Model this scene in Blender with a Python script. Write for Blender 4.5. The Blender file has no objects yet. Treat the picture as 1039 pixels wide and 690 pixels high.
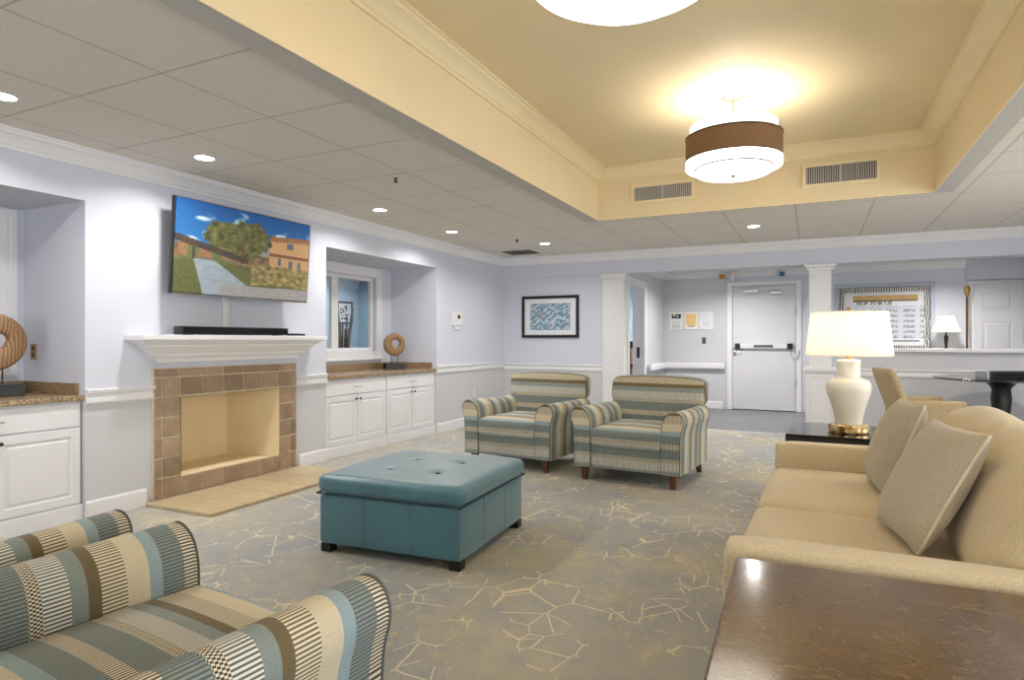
import bpy, bmesh, math, random
from mathutils import Vector, Matrix, noise as mnoise
random.seed(7)
R = math.radians
S = bpy.context.scene
COL = S.collection

# ------------------------------------------------------------------ camera, world, exposure
cam = bpy.data.cameras.new('camera'); cam_o = bpy.data.objects.new('camera', cam); COL.objects.link(cam_o)
cam.sensor_width = 36.0; cam.lens = 640 / 1039 * 36.0; cam.clip_start = 0.05; cam.clip_end = 100
cam_o.location = (0, 0, 1.25); cam_o.rotation_euler = (R(90), 0, R(25.6))
S.camera = cam_o
S.view_settings.view_transform = 'Standard'; S.view_settings.look = 'None'
S.view_settings.gamma = 1.0; S.view_settings.use_curve_mapping = False
S.view_settings.exposure = 0.35
S.cycles.use_denoising = True
S.cycles.max_bounces = 10; S.cycles.diffuse_bounces = 6; S.cycles.sample_clamp_indirect = 6.0
S.cycles.caustics_reflective = False; S.cycles.caustics_refractive = False
W = bpy.data.worlds.new('world'); S.world = W; W.use_nodes = True
WORLD_STRENGTH = 4.1
W.node_tree.nodes['Background'].inputs[0].default_value = (0.98, 0.99, 1.0, 1)
W.node_tree.nodes['Background'].inputs[1].default_value = WORLD_STRENGTH
P_DOWN, P_PENDANT, P_LAMP = 12.0, 19.0, 2.3
C_DOWN, C_WARM, C_PEND = (1.0, 0.97, 0.93), (1.0, 0.90, 0.74), (1.0, 0.95, 0.87)

def area_light(name, loc, rot, sx, sy, power, color=(1, 1, 1), portal=False, parent=None, disk=False, spread=180):
    l = bpy.data.lights.new(name, 'AREA'); l.shape = 'DISK' if disk else 'RECTANGLE'
    l.size = sx
    if not disk: l.size_y = sy
    l.energy = power; l.color = color; l.spread = R(spread)
    o = bpy.data.objects.new(name, l); COL.objects.link(o); o.location = loc; o.rotation_euler = rot
    if portal: l.cycles.is_portal = True
    if parent: o.parent = parent
    return o
def point_light(name, loc, power, color, radius, parent=None):
    l = bpy.data.lights.new(name, 'POINT'); l.energy = power; l.color = color; l.shadow_soft_size = radius
    o = bpy.data.objects.new(name, l); COL.objects.link(o); o.location = loc
    if parent: o.parent = parent
    return o
# openings added behind the camera and in the right-hand wall let in fill daylight
area_light('window_portal', (-2.3, -3.05, 1.35), (R(90), 0, R(180)), 2.4, 1.7, 1, portal=True)
area_light('window_portal', (1.6, -3.05, 1.35), (R(90), 0, R(180)), 2.4, 1.7, 1, portal=True)
for yy in (-0.8, 2.4, 5.6):
    area_light('window_portal', (3.65, yy, 1.35), (R(90), 0, R(90)), 2.2, 1.7, 1, portal=True)

# ------------------------------------------------------------------ materials
def lin(c):
    out = []
    for v in c[:3]:
        v /= 255.0
        out.append(v / 12.92 if v <= 0.04045 else ((v + 0.055) / 1.055) ** 2.4)
    return (*out, 1.0)
class NT:
    def __init__(self, name):
        self.m = bpy.data.materials.new(name); self.m.use_nodes = True
        self.t = self.m.node_tree; self.b = self.t.nodes['Principled BSDF']; self.out = self.t.nodes['Material Output']
    def n(self, typ, **kw):
        nd = self.t.nodes.new(typ)
        for k, v in kw.items(): setattr(nd, k, v)
        return nd
    def l(self, a, b): self.t.links.new(a, b)
    def val(self, sock, v):
        if hasattr(v, 'node'): self.l(v, sock)
        else: sock.default_value = v
    def math(self, op, a, b=0.0, c=0.0):
        nd = self.n('ShaderNodeMath', operation=op)
        self.val(nd.inputs[0], a); self.val(nd.inputs[1], b); self.val(nd.inputs[2], c)
        return nd.outputs[0]
    def mix(self, f, a, b, mode='MIX'):
        nd = self.n('ShaderNodeMix', data_type='RGBA', blend_type=mode)
        self.val(nd.inputs[0], f); self.val(nd.inputs[6], a); self.val(nd.inputs[7], b)
        return nd.outputs[2]
    def coord(self, kind='Object'): return self.n('ShaderNodeTexCoord').outputs[kind]
    def noise(self, scale, detail=3, rough=0.5, vec=None, dist=0.0):
        nd = self.n('ShaderNodeTexNoise'); nd.inputs['Scale'].default_value = scale
        nd.inputs['Detail'].default_value = detail; nd.inputs['Roughness'].default_value = rough
        nd.inputs['Distortion'].default_value = dist
        self.l(vec if vec is not None else self.coord(), nd.inputs['Vector'])
        return nd.outputs['Fac']
    def mapping(self, vec, scale=(1, 1, 1), loc=(0, 0, 0), rot=(0, 0, 0)):
        nd = self.n('ShaderNodeMapping'); self.l(vec, nd.inputs['Vector'])
        nd.inputs['Scale'].default_value = scale; nd.inputs['Location'].default_value = loc; nd.inputs['Rotation'].default_value = rot
        return nd.outputs[0]
    def ramp(self, fac, stops, interp='LINEAR'):
        nd = self.n('ShaderNodeValToRGB'); cr = nd.color_ramp; cr.interpolation = interp
        while len(cr.elements) > 1: cr.elements.remove(cr.elements[-1])
        cr.elements[0].position = stops[0][0]; cr.elements[0].color = stops[0][1]
        for p, c in stops[1:]:
            e = cr.elements.new(p); e.color = c
        self.val(nd.inputs[0], fac)
        return nd.outputs[0]
    def bump(self, h, strength=0.2, dist=0.01):
        nd = self.n('ShaderNodeBump'); nd.inputs['Strength'].default_value = strength; nd.inputs['Distance'].default_value = dist
        self.l(h, nd.inputs['Height']); self.l(nd.outputs[0], self.b.inputs['Normal'])
    def set(self, color=None, rough=None, metal=None, **kw):
        if color is not None: self.val(self.b.inputs['Base Color'], color)
        if rough is not None: self.val(self.b.inputs['Roughness'], rough)
        if metal is not None: self.b.inputs['Metallic'].default_value = metal
        for k, v in kw.items(): self.val(self.b.inputs[k.replace('_', ' ')], v)
        return self
def plain(name, c, rough=0.6, metal=0.0, var=0.05, scale=9.0, bump=0.0, bscale=120, **kw):
    k = NT(name); n = k.noise(scale, 3)
    a = lin([v * (1 - var) for v in c]); b = lin([min(255, v * (1 + var)) for v in c])
    k.set(k.ramp(n, [(0.3, a), (0.7, b)]), rough, metal, **kw)
    if bump: k.bump(k.noise(bscale, 2), bump, 0.004)
    return k.m
def emitter(name, c, strength, base=None):
    k = NT(name); k.set(lin(base or c), 0.6); k.b.inputs['Emission Color'].default_value = lin(c); k.b.inputs['Emission Strength'].default_value = strength
    return k.m

M = {}
def two_tone():
    # lavender paint above the chair rail, grey paint below it
    k = NT('two_tone_wall_paint'); s = k.n('ShaderNodeSeparateXYZ'); k.l(k.coord(), s.inputs[0])
    k.set(k.mix(k.math('GREATER_THAN', s.outputs[2], 0.86), lin((202, 203, 207)), lin((206, 209, 221))), 0.75)
    k.bump(k.noise(260, 2), 0.04, 0.004); return k.m
M['wall'] = two_tone()
M['grey_wall'] = plain('corridor_paint', (200, 201, 206), 0.75, var=0.008, scale=2)
M['blue_wall'] = plain('blue_paint', (128, 168, 188), 0.75, var=0.01, scale=2)  # shading of the end wall is put into this deeper blue
M['pale_blue_wall'] = plain('pale_blue_paint', (178, 203, 220), 0.75, var=0.01, scale=2)
M['trim'] = plain('white_trim_paint', (228, 228, 230), 0.38, var=0.01, scale=3)
M['white'] = plain('white_cabinet_paint', (226, 226, 229), 0.4, var=0.01, scale=3)
M['door_white'] = plain('white_door_paint', (212, 212, 217), 0.45, var=0.01, scale=3)
M['cream'] = plain('cream_tray_paint', (230, 214, 178), 0.7, var=0.01, scale=2)
M['cream_trim'] = plain('cream_trim_paint', (236, 222, 186), 0.5, var=0.01, scale=2)
M['band'] = plain('ceiling_edge_paint', (186, 183, 178), 0.7, var=0.01, scale=2)
M['firebox'] = plain('firebox_paint', (226, 208, 170), 0.7, var=0.02, scale=3)
M['black'] = plain('black_plastic', (18, 18, 20), 0.35, var=0.1)
M['black_gloss'] = plain('black_gloss', (12, 12, 14), 0.12, var=0.1)
M['dark_metal'] = plain('dark_bronze_metal', (52, 46, 42), 0.4, metal=0.6)
M['chrome'] = plain('brushed_chrome', (190, 188, 184), 0.28, metal=0.9, var=0.03)
M['nickel'] = plain('brushed_nickel', (176, 160, 136), 0.35, metal=0.85, var=0.03)
M['white_plastic'] = plain('white_plastic', (222, 222, 222), 0.45, var=0.02)
M['grey_plastic'] = plain('grey_plastic', (96, 98, 102), 0.5)
M['brass'] = plain('aged_brass', (176, 142, 84), 0.35, metal=0.8)
M['ceramic'] = plain('cream_ceramic', (232, 226, 212), 0.18, var=0.015)
M['leg_wood'] = plain('brown_leg_wood', (92, 56, 36), 0.4, var=0.2, scale=20)
M['granite_dark'] = plain('dark_stone', (17, 17, 19), 0.3)
M['board_edge'] = plain('grey_blue_board_edge', (178, 186, 202), 0.6, var=0.02)
M['paper'] = plain('white_paper', (226, 226, 224), 0.8, var=0.01)
M['mat_board'] = plain('white_mat_board', (224, 226, 232), 0.8, var=0.01)
M['vent_dark'] = plain('vent_shadow_grey', (82, 80, 78), 0.7)
M['amber'] = plain('amber_plastic', (186, 128, 60), 0.4)
M['blue_plastic'] = plain('blue_plastic', (40, 110, 150), 0.35)
M['cafe_fabric'] = plain('tan_chair_fabric', (170, 150, 116), 0.9, var=0.06, scale=40, bump=0.15, bscale=500)
M['branch'] = plain('grey_branch_bark', (96, 88, 80), 0.9, var=0.3, scale=30)
M['corridor_floor'] = plain('dark_grey_floor_tile', (104, 106, 108), 0.35, var=0.06, scale=4)

def sofa_mat(name, c):
    k = NT(name); n1 = k.noise(260, 2); n2 = k.noise(6, 3)
    base = k.ramp(n1, [(0.3, lin([v * 0.86 for v in c])), (0.7, lin([min(255, v * 1.08) for v in c]))])
    k.set(k.mix(k.math('MULTIPLY', n2, 0.25), base, lin([v * 0.9 for v in c])), 0.92, Sheen_Weight=0.25)
    k.bump(n1, 0.25, 0.003); return k.m
M['sofa'] = sofa_mat('beige_sofa_fabric', (208, 191, 156))
M['pillow'] = sofa_mat('grey_beige_pillow_fabric', (178, 168, 146))
M['welt'] = plain('pale_piping', (206, 196, 168), 0.9)
M['dark_welt'] = plain('dark_piping', (92, 94, 90), 0.8)

def leather():
    k = NT('teal_leather'); n = k.noise(5, 3); v = k.n('ShaderNodeTexVoronoi'); v.inputs['Scale'].default_value = 240
    k.l(k.coord(), v.inputs['Vector'])
    k.set(k.ramp(n, [(0.3, lin((48, 100, 114))), (0.7, lin((60, 114, 128)))]), 0.40, Sheen_Weight=0.35, Specular_IOR_Level=0.8, Coat_Weight=0.15, Coat_Roughness=0.4)
    k.bump(v.outputs[0], 0.12, 0.002); return k.m
M['teal'] = leather()
M['teal_dark'] = plain('teal_stitching', (30, 66, 78), 0.95)

def tiles():
    k = NT('suspended_ceiling_tile'); s = k.n('ShaderNodeSeparateXYZ'); k.l(k.coord(), s.inputs[0])
    def line(sock, off):
        u = k.math('FRACT', k.math('DIVIDE', k.math('ADD', sock, off), 0.68))
        d = k.math('MINIMUM', u, k.math('SUBTRACT', 1.0, u))
        return k.math('LESS_THAN', d, 0.0105)
    g = k.math('MAXIMUM', line(s.outputs[0], 2.89 + 6.8), line(s.outputs[1], -2.05 + 6.8))
    n = k.noise(160, 2); base = k.ramp(n, [(0.3, lin((212, 206, 197))), (0.7, lin((222, 216, 207)))])
    k.set(k.mix(g, base, lin((186, 180, 170))), 0.9); k.bump(k.math('SUBTRACT', n, k.math('MULTIPLY', g, 1.0)), 0.15, 0.006)
    return k.m
M['tile'] = tiles()

def carpet():
    k = NT('patterned_carpet'); co = k.coord()
    n1 = k.noise(1.1, 4, 0.6, co); n2 = k.noise(7, 5, 0.7, k.mapping(co, (1, 0.7, 1)))
    f = k.math('ADD', k.math('MULTIPLY', n1, 0.62), k.math('MULTIPLY', n2, 0.38))
    base = k.ramp(f, [(0.36, lin((148, 151, 156))), (0.47, lin((161, 161, 160))), (0.54, lin((168, 165, 155))), (0.64, lin((184, 176, 154)))])
    # straight branching lines with gaps: two cell networks, each kept only where a noise allows
    wob = k.n('ShaderNodeVectorMath', operation='ADD'); k.l(co, wob.inputs[0])
    nz = k.n('ShaderNodeTexNoise'); nz.inputs['Scale'].default_value = 14; k.l(co, nz.inputs['Vector'])
    sc = k.n('ShaderNodeVectorMath', operation='SCALE'); k.l(nz.outputs['Color'], sc.inputs[0]); sc.inputs['Scale'].default_value = 0.02
    k.l(sc.outputs[0], wob.inputs[1])
    def net(scale, width, loc, keep, mscale):
        v = k.n('ShaderNodeTexVoronoi', feature='DISTANCE_TO_EDGE'); v.inputs['Scale'].default_value = scale
        k.l(k.mapping(wob.outputs[0], (1, 0.85, 0.0), loc), v.inputs['Vector'])
        ln = k.math('LESS_THAN', v.outputs['Distance'], width * scale)
        mk = k.math('GREATER_THAN', k.noise(mscale, 2, 0.5, k.mapping(co, (1, 1, 1), loc)), keep)
        return k.math('MULTIPLY', ln, mk)
    a = net(4.2, 0.0038, (3.1, 1.2, 0), 0.525, 1.9)
    b = net(6.8, 0.0030, (-5.4, 7.7, 0), 0.56, 2.6)
    flecks = k.math('MULTIPLY', k.math('GREATER_THAN', k.noise(26, 3, 0.6, k.mapping(co, (1, 0.45, 1), (0, 0, 0), (0, 0, 0.7))), 0.585),
                    k.math('GREATER_THAN', k.noise(1.6, 2, 0.5, k.mapping(co, (1, 1, 1), (9, 3, 0))), 0.5))
    lines = k.math('MAXIMUM', a, b)
    weave = k.noise(320, 2, 0.6, k.mapping(co, (1, 0.35, 1)))
    c = k.mix(k.math('MULTIPLY', flecks, 0.5), base, lin((196, 182, 142)))
    c = k.mix(k.math('MULTIPLY', lines, 0.78), c, lin((218, 209, 180)))
    c = k.mix(0.5, c, k.ramp(weave, [(0.3, (0.25, 0.25, 0.25, 1)), (0.7, (0.75, 0.75, 0.75, 1))]), 'OVERLAY')
    k.set(c, 0.95, Specular_IOR_Level=0.15); k.bump(weave, 0.3, 0.004); return k.m
M['carpet'] = carpet()

def granite():
    k = NT('brown_granite'); a = k.noise(80, 4, 0.8); b = k.noise(14, 3)
    c = k.ramp(a, [(0.36, lin((70, 56, 44))), (0.47, lin((138, 114, 84))), (0.55, lin((168, 144, 110))), (0.64, lin((206, 188, 156)))])
    k.set(k.mix(k.math('MULTIPLY', b, 0.3), c, lin((128, 102, 74))), 0.22); return k.m
M['granite'] = granite()

def stone_tile(name, stops):
    k = NT(name); at = k.n('ShaderNodeAttribute', attribute_name='tilevar')
    n = k.noise(11, 4, 0.65)
    f = k.math('ADD', k.math('MULTIPLY', n, 0.7), k.math('MULTIPLY', at.outputs['Fac'], 0.3))
    k.set(k.ramp(f, stops), 0.45); k.bump(n, 0.15, 0.004); return k.m
M['fire_tile'] = stone_tile('slate_tile', [(0.15, lin((122, 102, 82))), (0.5, lin((154, 130, 106))), (0.85, lin((184, 160, 134)))])
M['hearth_tile'] = stone_tile('hearth_stone', [(0.15, lin((164, 146, 116))), (0.5, lin((184, 166, 132))), (0.85, lin((198, 182, 150)))])
M['grout'] = plain('grout', (206, 194, 170), 0.9)

def stripes():
    k = NT('striped_upholstery'); uv = k.n('ShaderNodeUVMap', uv_map='UVMap'); s = k.n('ShaderNodeSeparateXYZ'); k.l(uv.outputs[0], s.inputs[0])
    u = k.math('FRACT', k.math('DIVIDE', k.math('ADD', s.outputs[0], 10.0), 0.54)); v = s.outputs[1]
    cream, beige, teal, dteal, blue, brown, white, dark = [lin(c) for c in ((222, 213, 188), (208, 197, 168), (134, 144, 140), (88, 98, 98), (146, 166, 172), (110, 96, 68), (226, 223, 211), (62, 58, 52))]
    # length (m), ground colour, tick colour, ticked
    bands = [(.080, teal, dteal, 1), (.030, cream, dark, 2), (.068, white, dteal, 1), (.042, teal, teal, 0), (.034, brown, brown, 0),
             (.070, cream, brown, 1), (.064, beige, cream, 3), (.038, blue, blue, 0), (.066, teal, dteal, 1), (.048, cream, dark, 1)]
    pos = 0; A = []; B = []; T = []; D = []
    for L, g, t, kind in bands:
        p = pos / 0.54; A.append((p, g)); B.append((p, t))
        o = 1.0 if kind == 1 else 0.0; T.append((p, (o, o, o, 1)))
        o = 1.0 if kind == 2 else 0.0; D.append((p, (o, o, o, 1)))
        pos += L
    ca, cb = k.ramp(u, A, 'CONSTANT'), k.ramp(u, B, 'CONSTANT'); tm, dm = k.ramp(u, T, 'CONSTANT'), k.ramp(u, D, 'CONSTANT')
    tick = k.math('LESS_THAN', k.math('FRACT', k.math('DIVIDE', k.math('ADD', v, 10.0), 0.0108)), 0.46)
    chk = k.math('LESS_THAN', k.math('FRACT', k.math('DIVIDE', k.math('ADD', s.outputs[0], 10.0), 0.015)), 0.5)
    dot = k.math('ABSOLUTE', k.math('SUBTRACT', tick, chk))
    m = k.math('ADD', k.math('MULTIPLY', tick, tm), k.math('MULTIPLY', dot, dm))
    n = k.noise(300, 2)
    c = k.mix(m, ca, cb); c = k.mix(0.35, c, k.ramp(n, [(0.3, (0.3, 0.3, 0.3, 1)), (0.7, (0.7, 0.7, 0.7, 1))]), 'OVERLAY')
    k.set(c, 0.9, Sheen_Weight=0.15); k.bump(k.math('ADD', n, m), 0.2, 0.002); return k.m
M['stripe'] = stripes()

def table_wood():
    k = NT('dark_worn_wood'); co = k.coord()
    g = k.noise(3, 5, 0.6, k.mapping(co, (1.2, 9, 1))); n = k.noise(9, 6, 0.7, co); s = k.noise(26, 5, 0.75, k.mapping(co, (1, 2.2, 1), (0, 0, 0), (0, 0, 0.6)), 1.6)
    c = k.ramp(g, [(0.3, lin((80, 58, 40))), (0.6, lin((98, 74, 52))), (0.8, lin((114, 88, 62)))])
    c = k.mix(k.math('MULTIPLY', k.math('GREATER_THAN', s, 0.57), 0.30), c, lin((158, 132, 102)))
    r = k.math('ADD', 0.10, k.math('MULTIPLY', n, 0.12))
    k.set(c, r, Coat_Weight=0.5, Coat_Roughness=0.10); k.bump(n, 0.03, 0.003); return k.m
M['wood_top'] = table_wood()
def ring_wood():
    k = NT('turned_ring_wood'); w = k.n('ShaderNodeTexWave'); w.inputs['Scale'].default_value = 14; w.inputs['Distortion'].default_value = 6; k.l(k.coord(), w.inputs['Vector'])
    n = k.noise(22, 4, 0.7)
    k.set(k.mix(k.math('MULTIPLY', n, 0.5), k.ramp(w.outputs[1], [(0.2, lin((122, 92, 62))), (0.8, lin((166, 132, 94)))]), lin((104, 70, 40))), 0.5); return k.m
M['ring_wood'] = ring_wood()
M['dark_wood'] = plain('dark_bookcase_wood', (74, 46, 30), 0.5, var=0.2, scale=15)
def vcol(name, emit=0.0, rough=0.6):
    k = NT(name); a = k.n('ShaderNodeAttribute', attribute_name='Col')
    k.set(a.outputs['Color'], rough)
    if emit:
        k.set((0.01, 0.01, 0.01, 1), 0.2); k.l(a.outputs['Color'], k.b.inputs['Emission Color']); k.b.inputs['Emission Strength'].default_value = emit
    return k.m
M['screen'] = vcol('lit_screen', 0.72); M['print'] = vcol('printed_picture')
def thin_glass(name, tint=(1, 1, 1, 1), refl=0.08):
    k = NT(name); t = k.n('ShaderNodeBsdfTransparent'); t.inputs[0].default_value = tint; g = k.n('ShaderNodeBsdfGlossy'); g.inputs['Roughness'].default_value = 0.02
    n = k.noise(3, 1); mx = k.n('ShaderNodeMixShader'); k.l(k.math('ADD', refl, k.math('MULTIPLY', n, 0.01)), mx.inputs[0])
    k.l(t.outputs[0], mx.inputs[1]); k.l(g.outputs[0], mx.inputs[2]); k.l(mx.outputs[0], k.out.inputs['Surface']); return k.m
M['glass'] = thin_glass('window_glass')
def acrylic():
    k = NT('amber_glass_base'); n = k.noise(16, 2, 0.5)
    k.set(k.ramp(n, [(0.35, lin((110, 78, 36))), (0.5, lin((214, 180, 116))), (0.65, lin((236, 214, 168)))]), 0.08, 0.45); return k.m
M['acrylic'] = acrylic()
def shade(name, c, trans=0.55):
    k = NT(name); d = k.n('ShaderNodeBsdfDiffuse'); t = k.n('ShaderNodeBsdfTranslucent'); mx = k.n('ShaderNodeMixShader')
    n = k.noise(220, 2); col = k.ramp(n, [(0.3, lin([v * 0.97 for v in c])), (0.7, lin(c))])
    k.l(col, d.inputs[0]); k.l(col, t.inputs[0]); mx.inputs[0].default_value = trans
    k.l(d.outputs[0], mx.inputs[1]); k.l(t.outputs[0], mx.inputs[2]); k.l(mx.outputs[0], k.out.inputs['Surface']); return k.m
M['shade'] = shade('linen_lampshade', (250, 244, 230))
M['mesh_band'] = plain('brown_mesh_band', (124, 94, 63), 0.8, var=0.12, scale=300)
M['band_edge'] = plain('dark_band_edge', (40, 28, 20), 0.6)
M['diffuser'] = emitter('glowing_diffuser', (255, 246, 230), 3.2)
M['diffuser_soft'] = emitter('glowing_upper_drum', (255, 244, 226), 1.1)
M['downlight'] = emitter('lit_downlight_lens', (255, 252, 246), 25.0)

# ------------------------------------------------------------------ mesh helpers
class G:
    """collects shapes of ONE mesh"""
    def __init__(self): self.bm = bmesh.new(); self.bm.loops.layers.uv.new('UVMap'); self.var = {}
    def box(self, a, b, bev=0.0, seg=2, var=None):
        vs = bmesh.ops.create_cube(self.bm, size=1.0)['verts']
        for v in vs: v.co = Vector([(a[i] + b[i]) / 2 + v.co[i] * (b[i] - a[i]) for i in range(3)])
        if bev:
            es = list({e for v in vs for e in v.link_edges})
            r = bmesh.ops.bevel(self.bm, geom=es, offset=bev, segments=seg, affect='EDGES', profile=0.5)
            vs = list({v for f in r['faces'] for v in f.verts} | {v for v in vs if v.is_valid})
        if var is not None:
            for v in vs: self.var[v] = var
        return vs
    def quad(self, pts):
        return self.bm.faces.new([self.bm.verts.new(p) for p in pts])
    def rings(self, rings, close=True, cap0=True, cap1=True):
        vr = [[self.bm.verts.new(p) for p in r] for r in rings]; n = len(vr[0])
        for a, b in zip(vr, vr[1:]):
            for i in range(n if close else n - 1):
                j = (i + 1) % n
                self.bm.faces.new((a[i], a[j], b[j], b[i]))
        if cap0: self.bm.faces.new(vr[0][::-1])
        if cap1: self.bm.faces.new(vr[-1])
        return [v for r in vr for v in r]
    def lathe(self, prof, c=(0, 0, 0), seg=32, cap=True, sx=1, sy=1):
        return self.rings([[(c[0] + r * sx * math.cos(2 * math.pi * i / seg), c[1] + r * sy * math.sin(2 * math.pi * i / seg), c[2] + z) for i in range(seg)] for r, z in prof], True, cap, cap)
    def cyl(self, p0, p1, r0, r1=None, seg=16): return self.tube([p0, p1], r0, seg, r1)
    def tube(self, pts, r, seg=8, r1=None, closed=False):
        pts = [Vector(p) for p in pts]; n = len(pts); rings = []; up = None
        for i, p in enumerate(pts):
            if closed: t = pts[(i + 1) % n] - pts[i - 1]
            else: t = pts[min(i + 1, n - 1)] - pts[max(i - 1, 0)]
            t.normalize()
            if up is None:
                up = Vector((0, 0, 1)) if abs(t.z) < 0.9 else Vector((1, 0, 0))
            x = t.cross(up)
            if x.length < 1e-4: x = t.orthogonal()
            x.normalize(); y = t.cross(x).normalized(); up = x.cross(t) if True else up
            rr = r if r1 is None else r + (r1 - r) * i / max(1, n - 1)
            rings.append([p + rr * (math.cos(2 * math.pi * k / seg) * x + math.sin(2 * math.pi * k / seg) * y) for k in range(seg)])
        if closed:
            rings.append(rings[0]); return self.rings(rings, True, False, False)
        return self.rings(rings)
    def prism(self, prof, axis, a, b):
        """prof: 2-D points in the other two axes (order x,y,z without axis)"""
        def P(u, v, w):
            if axis == 'x': return (w, u, v)
            if axis == 'y': return (u, w, v)
            return (u, v, w)
        return self.rings([[P(u, v, a) for u, v in prof], [P(u, v, b) for u, v in prof]])
    def rbox(self, c, h, r, n=8, puff=(0, 0, 0), fn=None):
        """rounded, puffed block; h half sizes"""
        t = bmesh.new(); bmesh.ops.create_cube(t, size=2.0)
        bmesh.ops.subdivide_edges(t, edges=t.edges[:], cuts=n, use_grid_fill=True)
        rr = r if hasattr(r, '__len__') else (r, r, r)
        mp = {}
        for v in t.verts:
            # cluster samples toward the edges so that the rounding is well resolved
            p = Vector([math.copysign(abs(x) ** 0.72, x) * h[i] for i, x in enumerate(v.co)])
            q = Vector([max(-(h[i] - rr[i]), min(h[i] - rr[i], p[i])) for i in range(3)])
            d = Vector([(p[i] - q[i]) / rr[i] for i in range(3)])
            if d.length > 1e-9: d.normalize()
            o = Vector([q[i] + d[i] * rr[i] for i in range(3)])
            u = [max(0, 1 - (o[i] / h[i]) ** 2) for i in range(3)]
            for i in range(3):
                j, k2 = (i + 1) % 3, (i + 2) % 3
                o[i] += puff[i] * (o[i] / h[i]) * u[j] * u[k2]
            o += Vector(c)
            if fn: o = Vector(fn(o))
            mp[v] = self.bm.verts.new(o)
        for f in t.faces: self.bm.faces.new([mp[v] for v in f.verts])
        t.free(); return list(mp.values())
    def ringmold(self, x0, x1, y0, y1, prof):
        """mitred moulding round a rectangle; prof = (inset, z) closed loop"""
        rings = []
        for cx, cy, sx, sy in ((x0, y0, 1, 1), (x1, y0, -1, 1), (x1, y1, -1, -1), (x0, y1, 1, -1)):
            rings.append([(cx + sx * i, cy + sy * i, z) for i, z in prof])
        rings.append(rings[0]); self.rings(rings, True, False, False)
    def nested(self, x0, x1, z0, z1, yb, yf, steps):
        """slab in xz facing -y; steps = (inset, y offset back(+)) of nested rectangles on its face"""
        def rect(i, y): return [(x0 + i, y, z0 + i), (x1 - i, y, z0 + i), (x1 - i, y, z1 - i), (x0 + i, y, z1 - i)]
        self.rings([rect(0, yb), rect(0, yf)] + [rect(i, yf + d) for i, d in steps])
    def stripe_uv(self, uo=0.0, up=-1, fo=0.0):
        L = self.bm.loops.layers.uv.active; self.bm.normal_update()
        for f in self.bm.faces:
            nx, ny, nz = (abs(a) for a in f.normal)
            for lp in f.loops:
                x, y, z = lp.vert.co
                if ny > nx and ny > nz * 0.9: lp[L].uv = (uo + fo + up * z, x)
                elif nz > nx: lp[L].uv = (uo + y - 0.93, x)
                else: lp[L].uv = (uo + y - 0.93, z)
    def build(self, name, mat, parent=None, smooth=None, mats=None):
        bm = self.bm
        bmesh.ops.remove_doubles(bm, verts=bm.verts, dist=1e-6) if not self.var else None
        bmesh.ops.recalc_face_normals(bm, faces=bm.faces)
        me = bpy.data.meshes.new(name)
        vv = [self.var.get(v, 0.5) for v in bm.verts] if self.var else None
        bm.to_mesh(me); bm.free()
        if vv:
            a = me.attributes.new('tilevar', 'FLOAT', 'POINT'); a.data.foreach_set('value', vv)
        me.materials.append(M[mat] if isinstance(mat, str) else mat)
        if smooth:
            me.set_sharp_from_angle(angle=R(smooth))
            me.polygons.foreach_set('use_smooth', [True] * len(me.polygons))
        o = bpy.data.objects.new(name, me); COL.objects.link(o)
        if parent: o.parent = parent
        if smooth and smooth <= 30:
            w = o.modifiers.new('weighted_normal', 'WEIGHTED_NORMAL'); w.keep_sharp = True; w.weight = 100
        return o
def raster(name, w, h, nx, ny, fn, mat, parent, y=0.0, x0=0.0, z0=0.0):
    """flat printed/lit picture facing -y with one colour per grid point"""
    me = bpy.data.meshes.new(name)
    vs = [(x0 + w * i / nx, y, z0 + h * j / ny) for j in range(ny + 1) for i in range(nx + 1)]
    fs = [(j * (nx + 1) + i, j * (nx + 1) + i + 1, (j + 1) * (nx + 1) + i + 1, (j + 1) * (nx + 1) + i) for j in range(ny) for i in range(nx)]
    me.from_pydata(vs, [], fs); a = me.color_attributes.new('Col', 'FLOAT_COLOR', 'POINT'); dat = []
    for j in range(ny + 1):
        for i in range(nx + 1): dat += lin(fn(i / nx, 1 - j / ny))
    a.data.foreach_set('color', dat); me.materials.append(M[mat])
    o = bpy.data.objects.new(name, me); COL.objects.link(o)
    if parent: o.parent = parent
    return o
def thing(name, label, cat, loc=(0, 0, 0), rz=0.0, group=None, rot=None):
    o = bpy.data.objects.new(name, None); COL.objects.link(o); o.empty_display_size = 0.1
    o.location = loc; o.rotation_euler = rot or (0, 0, R(rz)); o['label'] = label; o['category'] = cat
    if group: o['group'] = group
    return o
def tag(o, label, cat, group=None):
    o['label'] = label; o['category'] = cat
    if group: o['group'] = group
    return o
def struct(o, label=None):
    o['kind'] = 'structure'
    if label: o['label'] = label
    return o
def kids(o): return [c for c in bpy.data.objects if c.parent == o]
def dup(root, loc, rz, label, group=None):
    def cp(o, p):
        c = o.copy(); COL.objects.link(c)
        if p: c.parent = p
        for ch in kids(o): cp(ch, c)
        return c
    r = cp(root, None); r.location = loc; r.rotation_euler = (0, 0, R(rz)); r['label'] = label
    if group: r['group'] = group
    return r

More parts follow.
